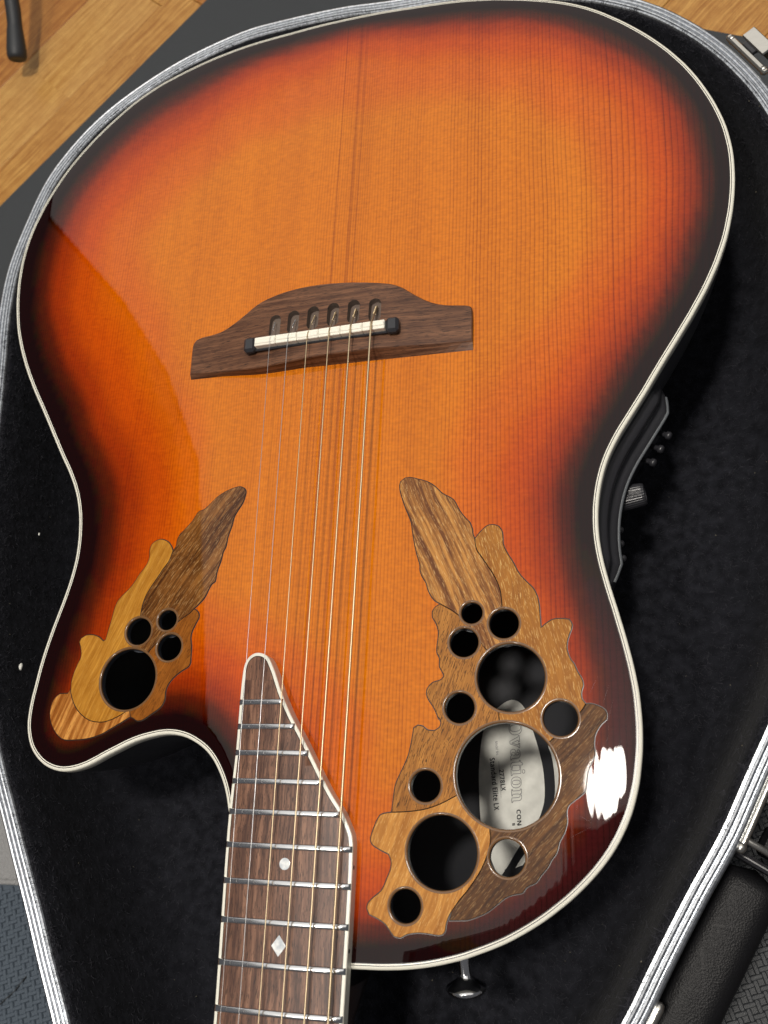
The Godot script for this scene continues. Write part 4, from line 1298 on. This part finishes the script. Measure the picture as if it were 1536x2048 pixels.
# ---------------------------------------------------------------- light
func build_lamps() -> void:
	# round ceiling lamps out of view: lacquer highlight, string shadows, shadow beside the guitar
	for l in LAMPS:
		var p: Vector3 = l[0]
		var n := thing(l[3], l[4], "ceiling lamp", p)
		n.set_meta("group", "unseen ceiling lamps over the guitar")
		var glow := surface(Color(1, 1, 1), 0.5)
		glow.emission_enabled = true
		glow.emission = Color(1.0, 0.97, 0.93)
		glow.emission_energy_multiplier = 45.0
		var st := begin()
		lathe(st, Vector3.ZERO, UP, [[0.1, -l[2] * 1010.0], [l[2] * 390.0, -l[2] * 935.0], [l[2] * 720.0, -l[2] * 720.0], [l[2] * 935.0, -l[2] * 390.0], [l[2] * 1010.0, 0.0], [l[2] * 720.0, l[2] * 720.0], [0.1, l[2] * 1010.0]], 32)
		part(n, "bulb", st, glow)
		var o := OmniLight3D.new()
		o.name = "bulb_light"
		o.light_energy = l[1]
		o.light_color = l[5]
		o.light_size = l[2]
		o.omni_range = 8.0
		o.omni_attenuation = 2.0
		o.shadow_enabled = true
		n.add_child(o)
	# unseen glowing sheet standing for the lit ceiling: even light, mirrored in the lacquer
	var n := thing("unseen_ceiling_panel", "unseen glowing panel in place of the lit ceiling, outlined for the lacquer reflection, above the guitar", "unseen ceiling glow", Vector3(0, 2.3, 0))
	var poly := pts(PANEL)
	var glow := surface(Color(0.04, 0.04, 0.04), 0.8, 0.2)
	glow.emission_enabled = true
	glow.emission = Color(1.0, 0.985, 0.965)
	glow.emission_energy_multiplier = PANEL_GLOW
	var st := begin()
	st.set_smooth_group(-1)
	var t := Geometry2D.triangulate_polygon(poly)
	for i in range(0, t.size(), 3):
		tri(st, Vector3(poly[t[i]].x, 0, poly[t[i]].y), Vector3(poly[t[i + 1]].x, 0, poly[t[i + 1]].y), Vector3(poly[t[i + 2]].x, 0, poly[t[i + 2]].y))
	part(n, "glow_sheet", st, glow)
	st = begin()
	loft(st, [at(poly, 6.0), at(inset(poly, -20.0), 6.0), at(inset(poly, -20.0), 40.0)])
	var lid := at(inset(poly, -20.0), 40.0)
	for i in range(0, t.size(), 3):
		tri(st, lid[t[i]], lid[t[i + 1]], lid[t[i + 2]])
	part(n, "panel_back", st, mats.shell)
	var a := AreaLight3D.new()
	a.name = "panel_light"
	a.area_size = Vector2(3.2, 3.4)
	a.area_normalize_energy = false
	a.light_energy = 0.02
	a.light_color = Color(1.0, 0.985, 0.965)
	a.position = Vector3(0.45, -0.01, -1.75)
	a.rotation_degrees.x = -90.0
	a.shadow_enabled = true
	n.add_child(a)

const LAMPS := [
	[Vector3(0.055, 1.9, 0.085), 1.85, 0.085, "unseen_ceiling_lamp", "round ceiling lamp out of view straight above the fingerboard end, giving the hard light", Color(1.0, 0.97, 0.93)],
	[Vector3(-0.40, 1.9, 0.80), 0.55, 0.066, "unseen_ceiling_lamp_001", "round ceiling lamp out of view beyond the cutaway side of the neck, casting the side shadow", Color(1.0, 0.98, 0.95)],
]
const PANEL_GLOW := 0.88
const PANEL := [-550, 1600, -1030, 1600, -1100, 500, -1180, 70, -1220, -140, -1350, -1000, -1520, -1370, -1750, -1700, -2200, -2200, -2700, -2750, -2700, -3700, 2200, -3700, 2200, 150, -120, 150, -130, 340, -260, 480, -430, 490, -550, 560]  # outline and notch cut to place the dark edges of the lacquer reflection


func _ready() -> void:
	# camera, solved from the frets, saddle and body outline
	var cam := Camera3D.new()
	cam.name = "camera"
	var f := Vector3(-0.27446123, -0.9005385, -0.33719644)
	var r := Vector3(0.95991299, -0.27733406, -0.04065554)
	var d := Vector3(-0.05690418, -0.33483762, 0.94055605)
	cam.transform = Transform3D(Basis(r, -d, -f).orthonormalized(), Vector3(0.15363, 0.39484, 0.23825))
	cam.fov = 57.528
	cam.near = 0.02
	cam.far = 60.0
	var ca := CameraAttributesPhysical.new()
	ca.frustum_focal_length = 21.86
	ca.frustum_focus_distance = 0.44
	ca.frustum_near = 0.02
	ca.frustum_far = 60.0
	ca.exposure_aperture = 10.0
	cam.attributes = ca
	add_child(cam)
	cam.fov = 57.528
	var we := WorldEnvironment.new()
	we.name = "environment"
	var e := Environment.new()
	e.background_mode = Environment.BG_COLOR
	e.background_color = Color(0.10, 0.10, 0.105).linear_to_srgb()
	e.tonemap_mode = Environment.TONE_MAPPER_LINEAR
	e.tonemap_exposure = 1.0
	e.sdfgi_enabled = true
	e.ssao_enabled = true
	e.ssil_enabled = true
	we.environment = e
	add_child(we)
	rng.seed = 77
	make_materials()
	build_lamps()
	body_raw = pts(BODY)
	body = smooth(body_raw, 4)
	var rimp := pts(RIM)
	area_sign = area(smooth(rimp, 5))
	area_inner = inset(rimp, 12.0)
	build_floor()
	build_case()
	build_guitar()
	build_things()
